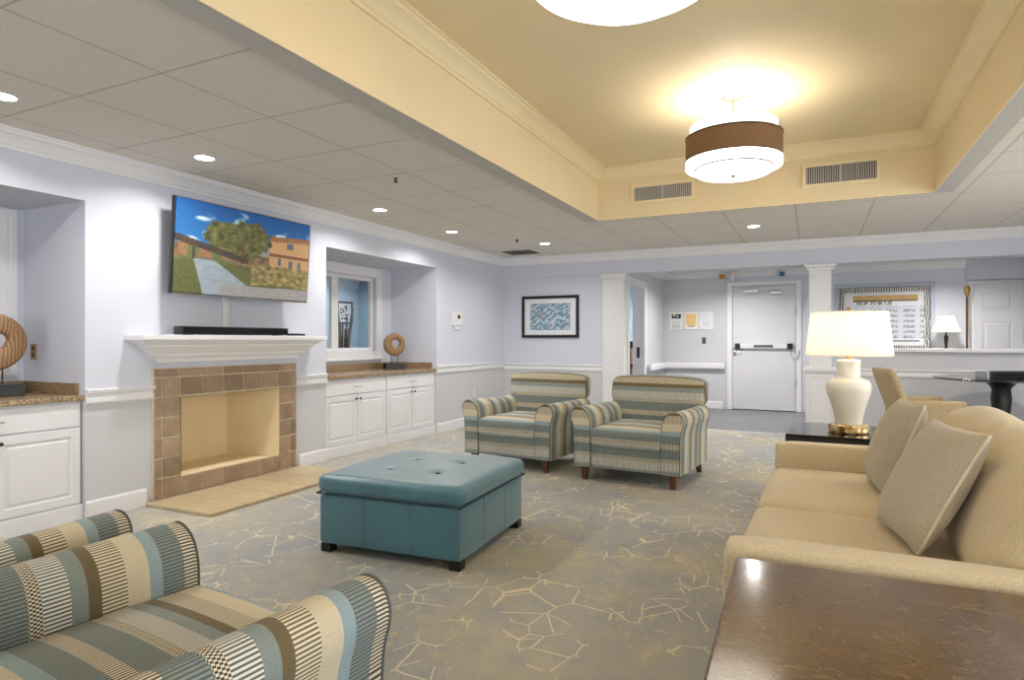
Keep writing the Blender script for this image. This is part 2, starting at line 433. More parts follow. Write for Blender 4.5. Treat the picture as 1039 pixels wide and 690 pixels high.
# ------------------------------------------------------------------ the room
XL, XR, YF, YB, ZC = -4.55, 3.6, -3.0, 9.2, 2.56
TX0, TX1, TY0, TY1, ZT = -2.11, 0.95, -1.0, 6.56, 3.08
g = G(); g.box((-5.3, YF, -0.1), (XR, YB, 0)); struct(g.build('floor', 'carpet'))
g = G(); g.box((-2.6, YB, -0.1), (XR, 12.1, -0.001)); struct(g.build('floor', 'corridor_floor'))
g = G()                                             # tiled ceiling with the hole of the tray
B1 = 0.14
g.box((XL - .3, YF, ZC), (TX0 - B1, YB + .1, ZC + .06)); g.box((TX1 + B1, YF, ZC), (XR + .1, YB + .1, ZC + .06))
g.box((TX0 - B1, TY1 + .04, ZC), (TX1 + B1, YB + .1, ZC + .06)); g.box((TX0 - B1, YF, ZC), (TX1 + B1, TY0 - .04, ZC + .06))
struct(g.build('ceiling', 'tile'))
g = G()                                             # plain plaster rim of the tray, a touch lower than the tiles
g.box((TX0 - B1, TY0 - .04, ZC - .02), (TX0, TY1 + .04, ZC + .06)); g.box((TX1, TY0 - .04, ZC - .02), (TX1 + B1, TY1 + .04, ZC + .06))
g.box((TX0, TY1, ZC - .02), (TX1, TY1 + .04, ZC + .06)); g.box((TX0, TY0 - .04, ZC - .02), (TX1, TY0, ZC + .06))
struct(g.build('trim_1', 'band'))
g = G()                                             # cream tray: four sides and its top
g.box((TX0 - .1, TY0 - .1, ZC + .06), (TX0, TY1 + .1, ZT + .1)); g.box((TX1, TY0 - .1, ZC + .06), (TX1 + .1, TY1 + .1, ZT + .1))
g.box((TX0, TY1, ZC + .06), (TX1, TY1 + .1, ZT + .1)); g.box((TX0, TY0 - .1, ZC + .06), (TX1, TY0, ZT + .1))
g.box((TX0 - .1, TY0 - .1, ZT), (TX1 + .1, TY1 + .1, ZT + .1))
# cream facing of the tray's sides down to the lower lip
g.box((TX0, TY0, ZC - .022), (TX0 + .006, TY1, ZC + .06)); g.box((TX1 - .006, TY0, ZC - .022), (TX1, TY1, ZC + .06))
g.box((TX0, TY1 - .006, ZC - .022), (TX1, TY1, ZC + .06)); g.box((TX0, TY0, ZC - .022), (TX1, TY0 + .006, ZC + .06))
struct(g.build('ceiling', 'cream'))
g = G()
g.ringmold(TX0, TX1, TY0, TY1, [(0, ZT - .125), (.016, ZT - .125), (.016, ZT - .105), (.03, ZT - .095), (.042, ZT - .07), (.065, ZT - .045), (.095, ZT - .03), (.10, ZT - .016), (.12, ZT - .012), (.12, ZT), (0, ZT)])
struct(g.build('trim_2', 'cream_trim', smooth=25))

NR, NL = (5.05, 7.17), (0.55, 2.66); XN = -5.3; XO = -5.42; NZ = 2.215
WR, WL = (5.35, 6.83), (0.72, 2.49); WZ = (1.1, 2.08)
FO = (3.37, 4.39, .17, .80)
g = G()
g.box((XO, YF, 0), (XL, NL[0], ZC)); g.box((XO, NR[1], 0), (XL, YB + .12, ZC))
g.box((XO, NL[1], 0), (XL, FO[0], ZC)); g.box((XO, FO[1], 0), (XL, NR[0], ZC))
g.box((XO, FO[0], 0), (XL, FO[1], FO[2])); g.box((XO, FO[0], FO[3]), (XL, FO[1], ZC)); g.box((XO, FO[0], FO[2]), (-5.06, FO[1], FO[3]))
for (a, b), (c, d) in ((NR, WR), (NL, WL)):
    g.box((XO, a, NZ), (XL, b, ZC))
    g.box((XO, a, 0), (XN, c, NZ)); g.box((XO, d, 0), (XN, b, NZ)); g.box((XO, c, 0), (XN, d, WZ[0])); g.box((XO, c, WZ[1]), (XN, d, NZ))
struct(g.build('wall_left', 'wall'))
g = G()
g.box((XL, YB, 0), (-2.88, YB + .12, ZC)); struct(g.build('wall_back', 'wall'))
g = G()
g.box((XL, YB - .03, 2.245), (XR, YB + .17, ZC)); struct(g.build('wall_header', 'wall'))
g = G()
g.box((.22, YB, 0), (XR, YB + .16, 1.10)); struct(g.build('wall_half', 'grey_wall'))
g = G(); g.box((.20, YB - .05, 1.10), (XR, YB + .21, 1.145), .008); struct(g.build('trim_3', 'trim', smooth=30))
# right wall and front wall with unseen openings added for daylight
g = G()
ys = [YF] + [v for y in (-.8, 2.4, 5.6) for v in (y - 1.1, y + 1.1)] + [12.1]
for i in range(0, len(ys), 2): g.box((XR, ys[i], 0), (XR + .14, ys[i + 1], ZC))
for y in (-.8, 2.4, 5.6):
    g.box((XR, y - 1.1, 0), (XR + .14, y + 1.1, .5)); g.box((XR, y - 1.1, 2.2), (XR + .14, y + 1.1, ZC))
struct(g.build('wall_right', 'wall'))
g = G()
xs = [XO, -3.5, -1.1, .4, 2.8, XR + .14]
for i in range(0, 6, 2): g.box((xs[i], YF - .14, 0), (xs[i + 1], YF, ZC))
for a, b in ((-3.5, -1.1), (.4, 2.8)):
    g.box((a, YF - .14, 0), (b, YF, .5)); g.box((a, YF - .14, 2.2), (b, YF, ZC))
struct(g.build('wall_front', 'wall'))

# crown mouldings, chair rails, baseboards
def mold_left(g, prof, y0, y1): g.prism([(XL + d, z) for d, z in prof], 'y', y0, y1)
def mold_back(g, prof, x0, x1, yb=YB, s=-1): g.prism([(yb + s * d, z) for d, z in prof], 'x', x0, x1)
CROWN = [(0, ZC - .115), (.014, ZC - .115), (.018, ZC - .098), (.03, ZC - .088), (.04, ZC - .062), (.06, ZC - .04), (.085, ZC - .03), (.09, ZC - .016), (.105, ZC - .014), (.105, ZC), (0, ZC)]
RAIL = [(0, .80), (.012, .80), (.022, .815), (.022, .845), (.012, .853), (.012, .866), (.03, .88), (.034, .9), (.022, .905), (0, .905)]
BASE = [(0, .001), (.016, .001), (.016, .105), (.01, .125), (.006, .13), (0, .13)]
g = G(); mold_left(g, CROWN, YF, YB - .02); struct(g.build('trim_4', 'trim', smooth=25))
g = G(); mold_back(g, CROWN, XL, XR, YB - .03); struct(g.build('trim_5', 'trim', smooth=25))
g = G()
mold_left(g, RAIL, NL[1], 3.16); mold_left(g, RAIL, 4.61, NR[0]); mold_left(g, RAIL, NR[1], YB)
struct(g.build('trim_6', 'trim', smooth=25))
g = G(); mold_back(g, [(d, z - .03) for d, z in RAIL], XL, -2.88); mold_back(g, [(d, z - .02) for d, z in RAIL], .22, XR); struct(g.build('trim_7', 'trim', smooth=25))
g = G(); mold_left(g, BASE, NL[1], 3.10); mold_left(g, BASE, 4.66, NR[0]); mold_left(g, BASE, NR[1], YB); mold_left(g, BASE, YF, NL[0]); struct(g.build('baseboard_left', 'trim', smooth=25))
g = G(); mold_back(g, BASE, XL, -2.88); mold_back(g, BASE, .24, XR); struct(g.build('baseboard_back', 'trim', smooth=25))

# pilaster beside the picture and square column before the half wall
g = G(); g.box((-2.88, YB - .02, 0), (-2.56, YB + .2, 2.245))
g.box((-2.9, YB - .04, 2.15), (-2.54, YB + .2, 2.18), .006); g.box((-2.92, YB - .06, 2.18), (-2.52, YB + .2, 2.243), .012); g.box((-2.895, YB - .035, 0), (-2.55, YB + .2, .14), .006)
struct(g.build('wall_pilaster', 'trim'))
g = G(); g.box((-.06, YB - .02, .9), (.20, YB + .19, 2.245)); g.box((-.12, YB - .07, 2.20), (.26, YB + .22, 2.243), .012); g.box((-.09, YB - .045, 2.165), (.23, YB + .2, 2.2), .008)
g.box((-.10, YB - .05, 0), (.24, YB + .2, .84)); g.box((-.13, YB - .09, .84), (.27, YB + .21, .875), .01); g.box((-.115, YB - .07, .875), (.255, YB + .2, .90), .006)
g.nested(-.06, .20, .18, .78, YB - .05, YB - .062, [(.012, 0), (.018, .010), (.05, .010)])
g.box((-.12, YB - .07, 0), (.26, YB + .2, .13), .006)
struct(g.build('wall_column', 'trim'))

# corridor and the room beyond the half wall
YD = 12.0; ZK = 2.50
g = G(); g.box((-2.72, YD, 0), (-1.42, YD + .12, ZK)); struct(g.build('wall_corridor', 'grey_wall'))
g = G(); g.box((-.2, YD, 0), (XR, YD + .12, ZK)); g.box((-1.42, YD, 2.29), (-.2, YD + .12, ZK)); g.box((-1.42, YD + .06, 0), (-.2, YD + .12, 2.29))  # last box: added backing that stops light leaking round the exit door
struct(g.build('wall_corridor', 'wall'))
g = G()
OY0, OY1, OZ = 9.47, 10.45, 2.12
g.box((-2.74, YB + .2, 0), (-2.56, OY0, ZK)); g.box((-2.74, OY1, 0), (-2.56, YD, ZK)); g.box((-2.74, OY0, OZ), (-2.56, OY1, ZK))
struct(g.build('wall_passage', 'grey_wall'))
g = G(); g.box((-5.4, YB + .17, ZK), (XR + .14, YD + .12, ZK + .06)); struct(g.build('ceiling', 'tile'))
CR2 = [(d, z - ZC + ZK) for d, z in CROWN]
g = G(); g.prism([(YD - d, z) for d, z in CR2], 'x', -2.56, XR); g.prism([(-2.56 + d, z) for d, z in CR2], 'y', YB + .17, YD); struct(g.build('trim_8', 'trim', smooth=25))
g = G()                                             # wall return with lower soffit to the right, beyond the half wall
g.box((2.14, YD - .12, 2.18), (XR, YD, ZK)); struct(g.build('wall_soffit', 'wall'))
g = G(); g.prism([(YD - d, z) for d, z in BASE], 'x', -2.56, -1.5); g.prism([(YD - d, z) for d, z in BASE], 'x', -.12, XR); g.prism([(-2.56 + d, z) for d, z in BASE], 'y', 10.56, YD)
struct(g.build('baseboard_corridor', 'trim', smooth=25))
# casing of the passage opening
d1 = thing('door_1', 'white cased doorway in the passage wall behind the second striped armchair', 'doorway'); del d1['category']; struct(d1)
g = G()
g.box((-2.56, OY0 - .1, 0), (-2.54, OY0, OZ + .1), .004); g.box((-2.56, OY1, 0), (-2.54, OY1 + .1, OZ + .1), .004); g.box((-2.56, OY0, OZ), (-2.54, OY1, OZ + .1), .004)
g.build('casing', 'trim', d1)
g = G(); g.box((-2.75, OY1 - .02, 0), (-2.555, OY1, OZ)); g.box((-2.75, OY0, 0), (-2.555, OY0 + .02, OZ)); g.box((-2.75, OY0, OZ - .02), (-2.555, OY1, OZ)); g.build('jamb', 'door_white', d1)
g = G(); g.box((-2.68, OY1 - .026, .95), (-2.63, OY1 - .019, 1.13), .002); g.build('strike_plate', 'black', d1)
# room behind that doorway and room behind the niche windows
g = G(); g.box((-5.4, YD, 0), (-2.74, YD + .12, ZK)); g.box((-5.42, YB + .12, 0), (-5.3, YD, ZK)); struct(g.build('wall_office', 'pale_blue_wall'))
g = G(); g.box((-5.3, YB + .12, -.1), (-2.6, YD, -.002)); struct(g.build('floor', 'corridor_floor'))
g = G(); g.box((-7.72, -.5, 0), (-7.6, 9.4, 2.45)); g.box((-7.6, -.6, 0), (XO, -.5, 2.45)); struct(g.build('wall_sunroom', 'pale_blue_wall'))
g = G(); g.box((-7.6, 9.27, 0), (XO, 9.4, 2.45)); struct(g.build('wall_sunroom', 'blue_wall'))
g = G(); g.box((-7.72, -.6, 2.45), (XO, 9.4, 2.5)); struct(g.build('ceiling', 'trim'))
g = G(); g.box((-7.72, -.6, -.1), (XO, 9.4, 0)); struct(g.build('floor', 'corridor_floor'))
g = G(); g.prism([(-7.6, 2.2), (-7.585, 2.2), (-7.56, 2.3), (-7.5, 2.36), (-7.5, 2.45), (-7.6, 2.45)], 'y', -.5, 9.27); struct(g.build('trim_9', 'trim'))

# niche windows
def niche_window(i, a, b, label):
    w = thing('window_%d' % i, label, 'window'); del w['category']; struct(w)
    z0, z1 = WZ; g = G(); X = XN
    for y0, y1, q0, q1 in ((a - .12, a, z0 - .1, z1 + .12), (b, b + .12 if b + .12 < NR[1] - .01 else NR[1] - .01, z0 - .1, z1 + .12), (a, b, z1, z1 + .12), (a, b, z0 - .1, z0)):
        g.box((X, y0, q0), (X + .022, y1, q1), .004)
    g.box((X, a - .12, z0 - .11), (X + .045, min(b + .12, NR[1] - .01) if i == 1 else b + .12, z0 - .085), .004)
    for k in (.04, .075): # fluting of the right casing
        g.box((X + .02, b + k, z0 - .08), (X + .03, b + k + .015, z1 + .1), .003)
    g.build('casing', 'trim', w)
    g = G(); m = (a + b) / 2
    for y0, y1, q0, q1 in ((a, a + .045, z0 + .05, z1 - .05), (b - .045, b, z0 + .05, z1 - .05), (m - .06, m + .06, z0 + .05, z1 - .05), (a + .001, b - .001, z1 - .05, z1), (a + .001, b - .001, z0, z0 + .05)):
        g.box((XO + (.032 if y1 - y0 > 1 else .03), y0, q0), (XO + .075, y1, q1), .004)
    g.build('sash', 'trim', w)
    for y0, y1 in ((a + .045, m - .06), (m + .06, b - .045)):
        g = G(); g.box((XO + .05, y0, z0 + .05), (XO + .054, y1, z1 - .05)); g.build('pane', 'glass', w)
niche_window(1, *WR, 'white cased interior window in the niche right of the fireplace')
niche_window(2, *WL, 'white fluted window casing in the niche left of the fireplace')

# ------------------------------------------------------------------ base cabinets, counters
KN = [(0, 0), (.006, 0), (.006, .012), (.013, .018), (.013, .024), (.007, .028)]
def knob(par, x, z, y):
    g = G(); v = g.lathe(KN, seg=12)
    for q in v: q.co = Vector((x + q.co.x, y - q.co.z, z + q.co.y))
    return g.build('knob', 'dark_metal', par, 40)
def cabinet(label, y0, wd):
    t = thing('base_cabinet', label, 'cabinet', (-4.60, y0, 0), 90, 'white base cabinets in the wall niches')
    g = G(); g.box((0.002, 0, .11), (wd - .002, .66, .832)); g.build('body', 'white', t)
    g = G(); g.box((0, -.032, .001), (wd, .02, .115), .004); g.build('plinth', 'white', t)
    g = G(); g.nested(.012, wd - .012, .655, .815, 0, -.02, [(.004, -.002), (.012, -.002)]); d = g.build('drawer', 'white', t)
    g = G(); m = wd / 2; g.tube([(m - .055, -.022, .735), (m - .05, -.045, .735), (m + .05, -.045, .735), (m + .055, -.022, .735)], .005, 8); g.build('handle', 'chrome', d, 40)
    for s in (0, 1):
        a, b = (.012, m - .004) if s == 0 else (m + .004, wd - .012)
        g = G(); g.nested(a, b, .125, .645, 0, -.02, [(.003, -.002), (.055, -.002), (.062, .008), (.068, .008), (.085, -.001)]); d = g.build('door', 'white', t)
        knob(d, b - .03 if s == 0 else a + .03, .60, -.022)
    return t
cabinet('white double-door cabinet in the right niche, nearer the fireplace', NR[0] + .002, 1.057)
cabinet('white double-door cabinet in the right niche, nearer the far corner', NR[0] + 1.061, 1.057)
cabinet('white double-door cabinet in the left niche, beside the fireplace wall', NL[1] - 1.057, 1.055)
cabinet('white double-door cabinet in the left niche, cut off by the photo edge', NL[0] + .002, 1.049)
def counter(label, y0, y1):
    t = thing('countertop', label, 'countertop', (-4.6, y0, .833), 90)
    L = y1 - y0
    g = G(); g.box((.002, -.045, 0), (L - .002, .695, .036), .006); g.build('slab', 'granite', t, 30)
    g = G(); g.box((.022, .675, .0365), (L - .022, .697, .115), .003); g.box((.002, .02, .0365), (.022, .697, .115), .003); g.box((L - .022, .02, .0365), (L - .002, .697, .115), .003); g.build('backsplash', 'granite', t, 30)
counter('brown granite countertop on the cabinets right of the fireplace', *NR)
counter('brown granite countertop on the cabinets left of the fireplace', *NL)

def sculpture(label, loc, rz, Rr, hole, th, base_w):
    t = thing('ring_sculpture', label, 'sculpture', loc, rz, 'wooden ring sculptures on the counters')
    zc = .08 + .09 + Rr
    g = G(); rings = []
    for i in range(48):
        a = 2 * math.pi * i / 48; wob = 1 + .05 * math.sin(3 * a + .6) + .03 * math.sin(5 * a)
        po = Vector((Rr * math.cos(a), 0, Rr * math.sin(a))); pi_ = Vector((.02 * Rr / .15 + hole * wob * math.cos(a), 0, .012 + hole * wob * math.sin(a)))
        mid = (po + pi_) / 2; hw = (po - pi_).length / 2; dr = (po - pi_).normalized()
        rings.append([mid + dr * hw * math.copysign(abs(math.cos(k * math.pi / 6)) ** .6, math.cos(k * math.pi / 6)) + Vector((0, th / 2 * math.copysign(abs(math.sin(k * math.pi / 6)) ** .6, math.sin(k * math.pi / 6)), zc)) for k in range(12)])
    rings.append(rings[0]); g.rings(rings, True, False, False); g.build('ring', 'ring_wood', t, 50)
    g = G(); g.box((-base_w / 2, -.05, 0), (base_w / 2, .05, .08), .004); g.build('base', 'granite_dark', t)
    for s in (-.045, .055):
        g = G(); g.cyl((s, 0, .08), (s, 0, zc - math.sqrt(max(0, (Rr - .01) ** 2 - s * s))), .005, seg=8); g.build('support_rod', 'dark_metal', t, 40)
sculpture('small wooden ring sculpture on a black base, on the right niche counter', (-4.95, 6.77, .8702), 62, .15, .055, .06, .27)
sculpture('large wooden ring sculpture on a black base, on the left niche counter', (-4.95, 2.30, .8702), 86, .195, .05, .07, .34)

# ------------------------------------------------------------------ fireplace
fp = thing('fireplace', 'tiled fireplace with white crown mantel and stone hearth on the left wall', 'fireplace', (XL, 3.88, 0), 90)
# local: x along the wall (world +Y), -y into the room
g = G(); rnd = random.Random(3)
SX0, SX1, SZ1 = -.735, .73, 1.03; OX0, OX1, OZ0, OZ1 = FO[0] - 3.88, FO[1] - 3.88, FO[2], FO[3]
gp = .005
def tl(x0, x1, z0, z1): g.box((x0 + gp, -.03, z0 + gp), (x1 - gp, -.004, z1 - gp), .004, 1, var=rnd.random())
nrow = 5; bz = .03
for i in range(nrow):
    z0 = bz + i * (OZ1 + .01 - bz) / nrow; z1 = bz + (i + 1) * (OZ1 + .01 - bz) / nrow
    tl(SX0, SX0 + .07, z0, z1); tl(SX1 - .07, SX1, z0, z1)
    tl(SX0 + .07, OX0 - .0, z0, z1); tl(OX1, SX1 - .07, z0, z1)
nc = 5
for i in range(nc):
    x0 = OX0 + i * (OX1 - OX0) / nc; x1 = OX0 + (i + 1) * (OX1 - OX0) / nc
    tl(x0, x1, bz, OZ0); tl(x0, x1, OZ1 + .01, SZ1 - .07)
for x0, x1 in ((SX0, SX0 + .07), (SX0 + .07, OX0), (OX1, SX1 - .07), (SX1 - .07, SX1)): tl(x0, x1, OZ1 + .01, SZ1 - .07)
xs = [SX0 + i * (SX1 - SX0) / 7 for i in range(8)]
for a, b in zip(xs, xs[1:]): tl(a, b, SZ1 - .07, SZ1)
g.build('tile_surround', 'fire_tile', fp, 30)
g = G()
for a, b in (((SX0, -.022, bz), (OX0, -.001, SZ1)), ((OX1, -.022, bz), (SX1, -.001, SZ1)), ((OX0, -.022, bz), (OX1, -.001, OZ0)), ((OX0, -.022, OZ1), (OX1, -.001, SZ1))): g.box(a, b)
g.build('grout_bed', 'grout', fp)
g = G(); e = .003                                   # splayed firebox lining
A0, A1, D1, Z0, Z1 = OX0 + e, OX1 - e, .47, OZ0 + e, OZ1 - e
S0, S1 = A0 + .16, A1 - .16
g.quad([(A0, -.03, Z0), (S0, D1, Z0), (S0, D1, Z1), (A0, -.03, Z1)]); g.quad([(A1, -.03, Z0), (S1, D1, Z0), (S1, D1, Z1), (A1, -.03, Z1)])
g.quad([(S0, D1, Z0), (S1, D1, Z0), (S1, D1, Z1), (S0, D1, Z1)]); g.quad([(A0, -.03, Z0), (A1, -.03, Z0), (S1, D1, Z0), (S0, D1, Z0)]); g.quad([(A0, -.03, Z1), (A1, -.03, Z1), (S1, D1, Z1), (S0, D1, Z1)])
g.build('firebox', 'firebox', fp)
g = G(); rnd = random.Random(5)
for i in range(5):
    for j in range(2):
        x0 = -.80 + i * .32; y0 = -.02 - (j + 1) * .35
        g.box((x0 + .002, y0 + .002, .001), (x0 + .318, y0 + .348, .026), .003, 1, var=rnd.random())
g.build('hearth', 'hearth_tile', fp, 30)
g = G()                                             # mantel: stacked mouldings flaring out to the shelf
L0, L1 = -.72, .74
def lay(o, z0, z1, bev=.004): g.box((L0 - o, -.04 - o * .72, z0), (L1 + o, -.0005, z1), bev)
lay(0.0, 1.075, 1.105); 
prof = [(.012, 1.105), (.03, 1.12), (.045, 1.135), (.045, 1.143), (.06, 1.15), (.10, 1.178), (.128, 1.203), (.128, 1.212), (.145, 1.216), (.175, 1.232), (.2, 1.25)]
rings = []
for o, z in prof: rings.append([(L0 - o, -.0005, z), (L0 - o, -.04 - o * .72, z), (L1 + o, -.04 - o * .72, z), (L1 + o, -.0005, z)])
g.rings(rings); lay(.225, 1.25, 1.289, .006)
g.build('mantel', 'trim', fp, 25)

# soundbar, cable cover, TV
sb = thing('soundbar', 'long black soundbar lying on the white mantel below the television', 'soundbar', (-4.43, 3.82, 1.29), 90)
g = G(); g.box((-.55, -.045, .004), (.55, .045, .068), .008); g.build('body', 'black', sb, 30)
g = G()
for x in (-.45, .45):
    g = G(); g.box((x - .03, -.03, 0), (x + .03, .03, .006)); g.build('foot_pad', 'black', sb)
g = G(); g.box((-.53, -.0475, .012), (.53, -.0445, .06), .001); g.build('grille', 'black_gloss', sb)
rm = thing('remote_control', 'small black remote control lying at the end of the soundbar', 'remote control', (-4.42, 4.50, 1.29), 86)
g = G(); g.box((-.09, -.024, 0), (.09, .024, .02), .005); g.build('case', 'black', rm, 30)
g = G()
for i in range(6): g.cyl((-.07 + i * .022, 0, .02), (-.07 + i * .022, 0, .0225), .006, seg=8)
g.build('buttons', 'grey_plastic', rm)
cc = G(); cc.box((XL + .001, 3.78, 1.295), (XL + .022, 3.83, 1.70), .004)
tag(cc.build('cable_cover', 'white_plastic'), 'white cable cover running down the wall from television to mantel', 'cable cover')
cb = G(); cb.tube([(-4.49 + .01 * math.sin(t * .9), 3.60 + .06 * math.cos(t), 1.30 + .05 * max(0, math.sin(t))) for t in [i * math.pi / 10 for i in range(11)]], .004, 8)
tag(cb.build('cable', 'white_plastic', smooth=40), 'thin white cable looped on the mantel behind the soundbar', 'cable')

def tv_pic(u, v):
    """the garden view on the screen: u right, v down"""
    n = mnoise.noise(Vector((u * 22, v * 22, 1))); n2 = mnoise.noise(Vector((u * 70, v * 70, 4))); nb = mnoise.noise(Vector((u * 6, v * 9, 8)))
    c = (14 + 40 * v, 74 + 70 * v, 146 + 60 * v)
    cl = nb + .6 * mnoise.noise(Vector((u * 14, v * 20, 2))) + (.5 * math.exp(-((u - .1) / .13) ** 2 - ((v - .2) / .13) ** 2) - .28) + (.3 if .7 < u < .85 and .2 < v < .3 else 0)
    if cl > .12: c = tuple(a + (b - a) * min(1, (cl - .12) * 2.2) for a, b in zip(c, (176, 196, 206)))
    hz = .47
    if v > hz + .05 * n: c = (120 + 40 * n, 92 + 30 * n, 62 + 20 * n)
    if v > .35 and u > .55 and v < .66:                       # house on the right
        ry = .30 - (u - .7) * .06
        if u > .68 and v > ry: c = (178 + 24 * n2, 128 + 16 * n2, 76)
        if u < .72 and .30 + (.72 - u) * 1.0 < v < .5: c = (128 + 20 * n, 124 + 16 * n, 120)
    if u > .66 and .19 + (1 - u) * .12 < v < .25 + (1 - u) * .14: c = (150, 96, 58)
    if u > .66 and .25 + (1 - u) * .14 <= v < .62: c = (186 + 20 * n2, 138 + 12 * n2, 86)
    if u > .66 and .44 < v < .475: c = (120, 78, 48)
    for x0, x1, y0, y1 in ((.8, .86, .28, .36), (.73, .76, .49, .58), (.82, .86, .5, .6), (.9, .93, .5, .6)):
        if x0 < u < x1 and y0 < v < y1: c = (86, 92, 104)
    if min(((u - .42) / .25) ** 2 + ((v - .36) / .22) ** 2, ((u - .5) / .17) ** 2 + ((v - .3) / .2) ** 2, ((u - .3) / .12) ** 2 + ((v - .28) / .12) ** 2) + .5 * n + .25 * n2 < .9: c = (92 + 34 * n + 34 * n2, 92 + 34 * n + 30 * n2, 48 + 18 * n)
    if .44 < u < .47 and .4 < v < .62: c = (96, 74, 50)
    rt, rb = .37 + u * .36, .45 + u * .34                       # covered walk
    if u < .5 and rt < v < rb: c = (74 + 16 * n, 62 + 10 * n, 54)
    if u < .4 and rb <= v < .64 and u > .02: c = (142 + 30 * n2, 100 + 26 * n2, 66) if (v < .6 and math.sin(u * 40) > -.2) else (96, 104, 62)
    if abs(u - .12) < .008 and rb < v < .68: c = (70, 60, 54)
    if v > .64 + .02 * n: c = (92 + 26 * n2, 96 + 22 * n2, 48)   # lawn
    pl, pr = .12 + (v - .62) * .18, .26 + (v - .62) * .95
    if v > .62 and pl < u < pr: c = (134 + 10 * n, 146 + 10 * n, 156 + 8 * n)
    if u > .52 and v > .6 + .03 * n and v < .84 + .03 * n: c = (132 + 60 * n + 30 * n2, 116 + 40 * n + 24 * n2, 66 + 20 * n)
    if v > .87 - (u - .5) * .02 and u > .3: c = (142 + 8 * n, 138 + 8 * n, 134)
    gm = sum(c) / 3
    return tuple(max(0, min(255, (x + (gm - x) * .22) * .84)) for x in c)
tv = thing('television', 'large flat television showing a garden and house, tilted above the mantel', 'television', (-4.41, 3.90, 1.605), rot=(R(4), 0, R(90)))
g = G(); g.box((-.71, -.012, 0), (.71, .022, .745), .006); g.box((-.5, .02, .08), (.5, .05, .6), .01); g.build('body', 'black', tv, 30)
g = G(); g.box((-.712, -.016, -.003), (.712, -.010, .006), .001); g.box((.704, -.016, 0), (.713, .0, .745), .001); g.box((-.712, -.016, .740), (.712, -.010, .748), .001); g.build('bezel', 'chrome', tv)
raster('screen', 1.40, .722, 200, 104, tv_pic, 'screen', tv, -.0165, -.70, .014)
g = G(); g.box((-.2, .05, .2), (.2, .085, .55)); g.box((-.06, .085, .3), (.06, .139 - .02, .45)); g.build('wall_bracket', 'dark_metal', tv)

# ------------------------------------------------------------------ downlights, pendants, vents, sprinklers
dl0 = None
brighter = []
def downlight(x, y, label, z=ZC):
    global dl0
    if dl0 is None:
        t = thing('downlight', label, 'ceiling light', (x, y, z), 0, 'recessed downlights in the tiled ceiling'); dl0 = t
        g = G(); g.lathe([(.062, -.001), (.082, -.001), (.085, -.004), (.08, -.008), (.064, -.006)], seg=28, cap=False); g.build('trim_ring', 'white_plastic', t, 40)
        g = G(); g.lathe([(.001, -.003), (.063, -.003), (.063, -.0005), (.001, -.0005)], seg=28, cap=False); g.build('lens', 'downlight', t)
        area_light('downlight_beam', (0, 0, -.012), (0, 0, 0), .12, .12, P_DOWN, C_DOWN, parent=t, disk=True, spread=150)
    else: return dup(dl0, (x, y, z), 0, label, 'recessed downlights in the tiled ceiling')
downlight(-3.95, 3.13, 'round recessed downlight in the tiles left of the television')
downlight(-3.94, 5.15, 'round recessed downlight in the tiles before the right niche, right of the television')
downlight(-3.95, 6.56, 'round recessed downlight in the tiles near the far end of the right niche')
downlight(-3.29, 7.90, 'round recessed downlight beside the dark square ceiling vent')
downlight(-.63, 7.75, 'round recessed downlight behind the tray ceiling, near the exit door')
downlight(-3.93, 1.87, 'round recessed downlight above the left niche, at the photo edge')
downlight(2.0, 7.75, 'round recessed downlight above the round black table')
for x, y in ((2.6, 5.2), (2.6, 2.2)): downlight(x, y, 'round recessed downlight right of the tray, out of view')
for x, y, lb in ((-1.3, 10.6, 'round recessed downlight in the corridor before the exit door'), (1.6, 10.6, 'round recessed downlight beyond the half wall'), (-3.6, 10.8, 'round recessed downlight in the room behind the doorway')): brighter.append(downlight(x, y, lb, ZK))  # lamps added to brighten the corridor and the rooms beyond
for y in (2.0, 5.0, 6.6, 8.4): downlight(-6.9, y, 'round recessed downlight in the room behind the niche windows', 2.45)  # unseen lamps added to light this adjoining room

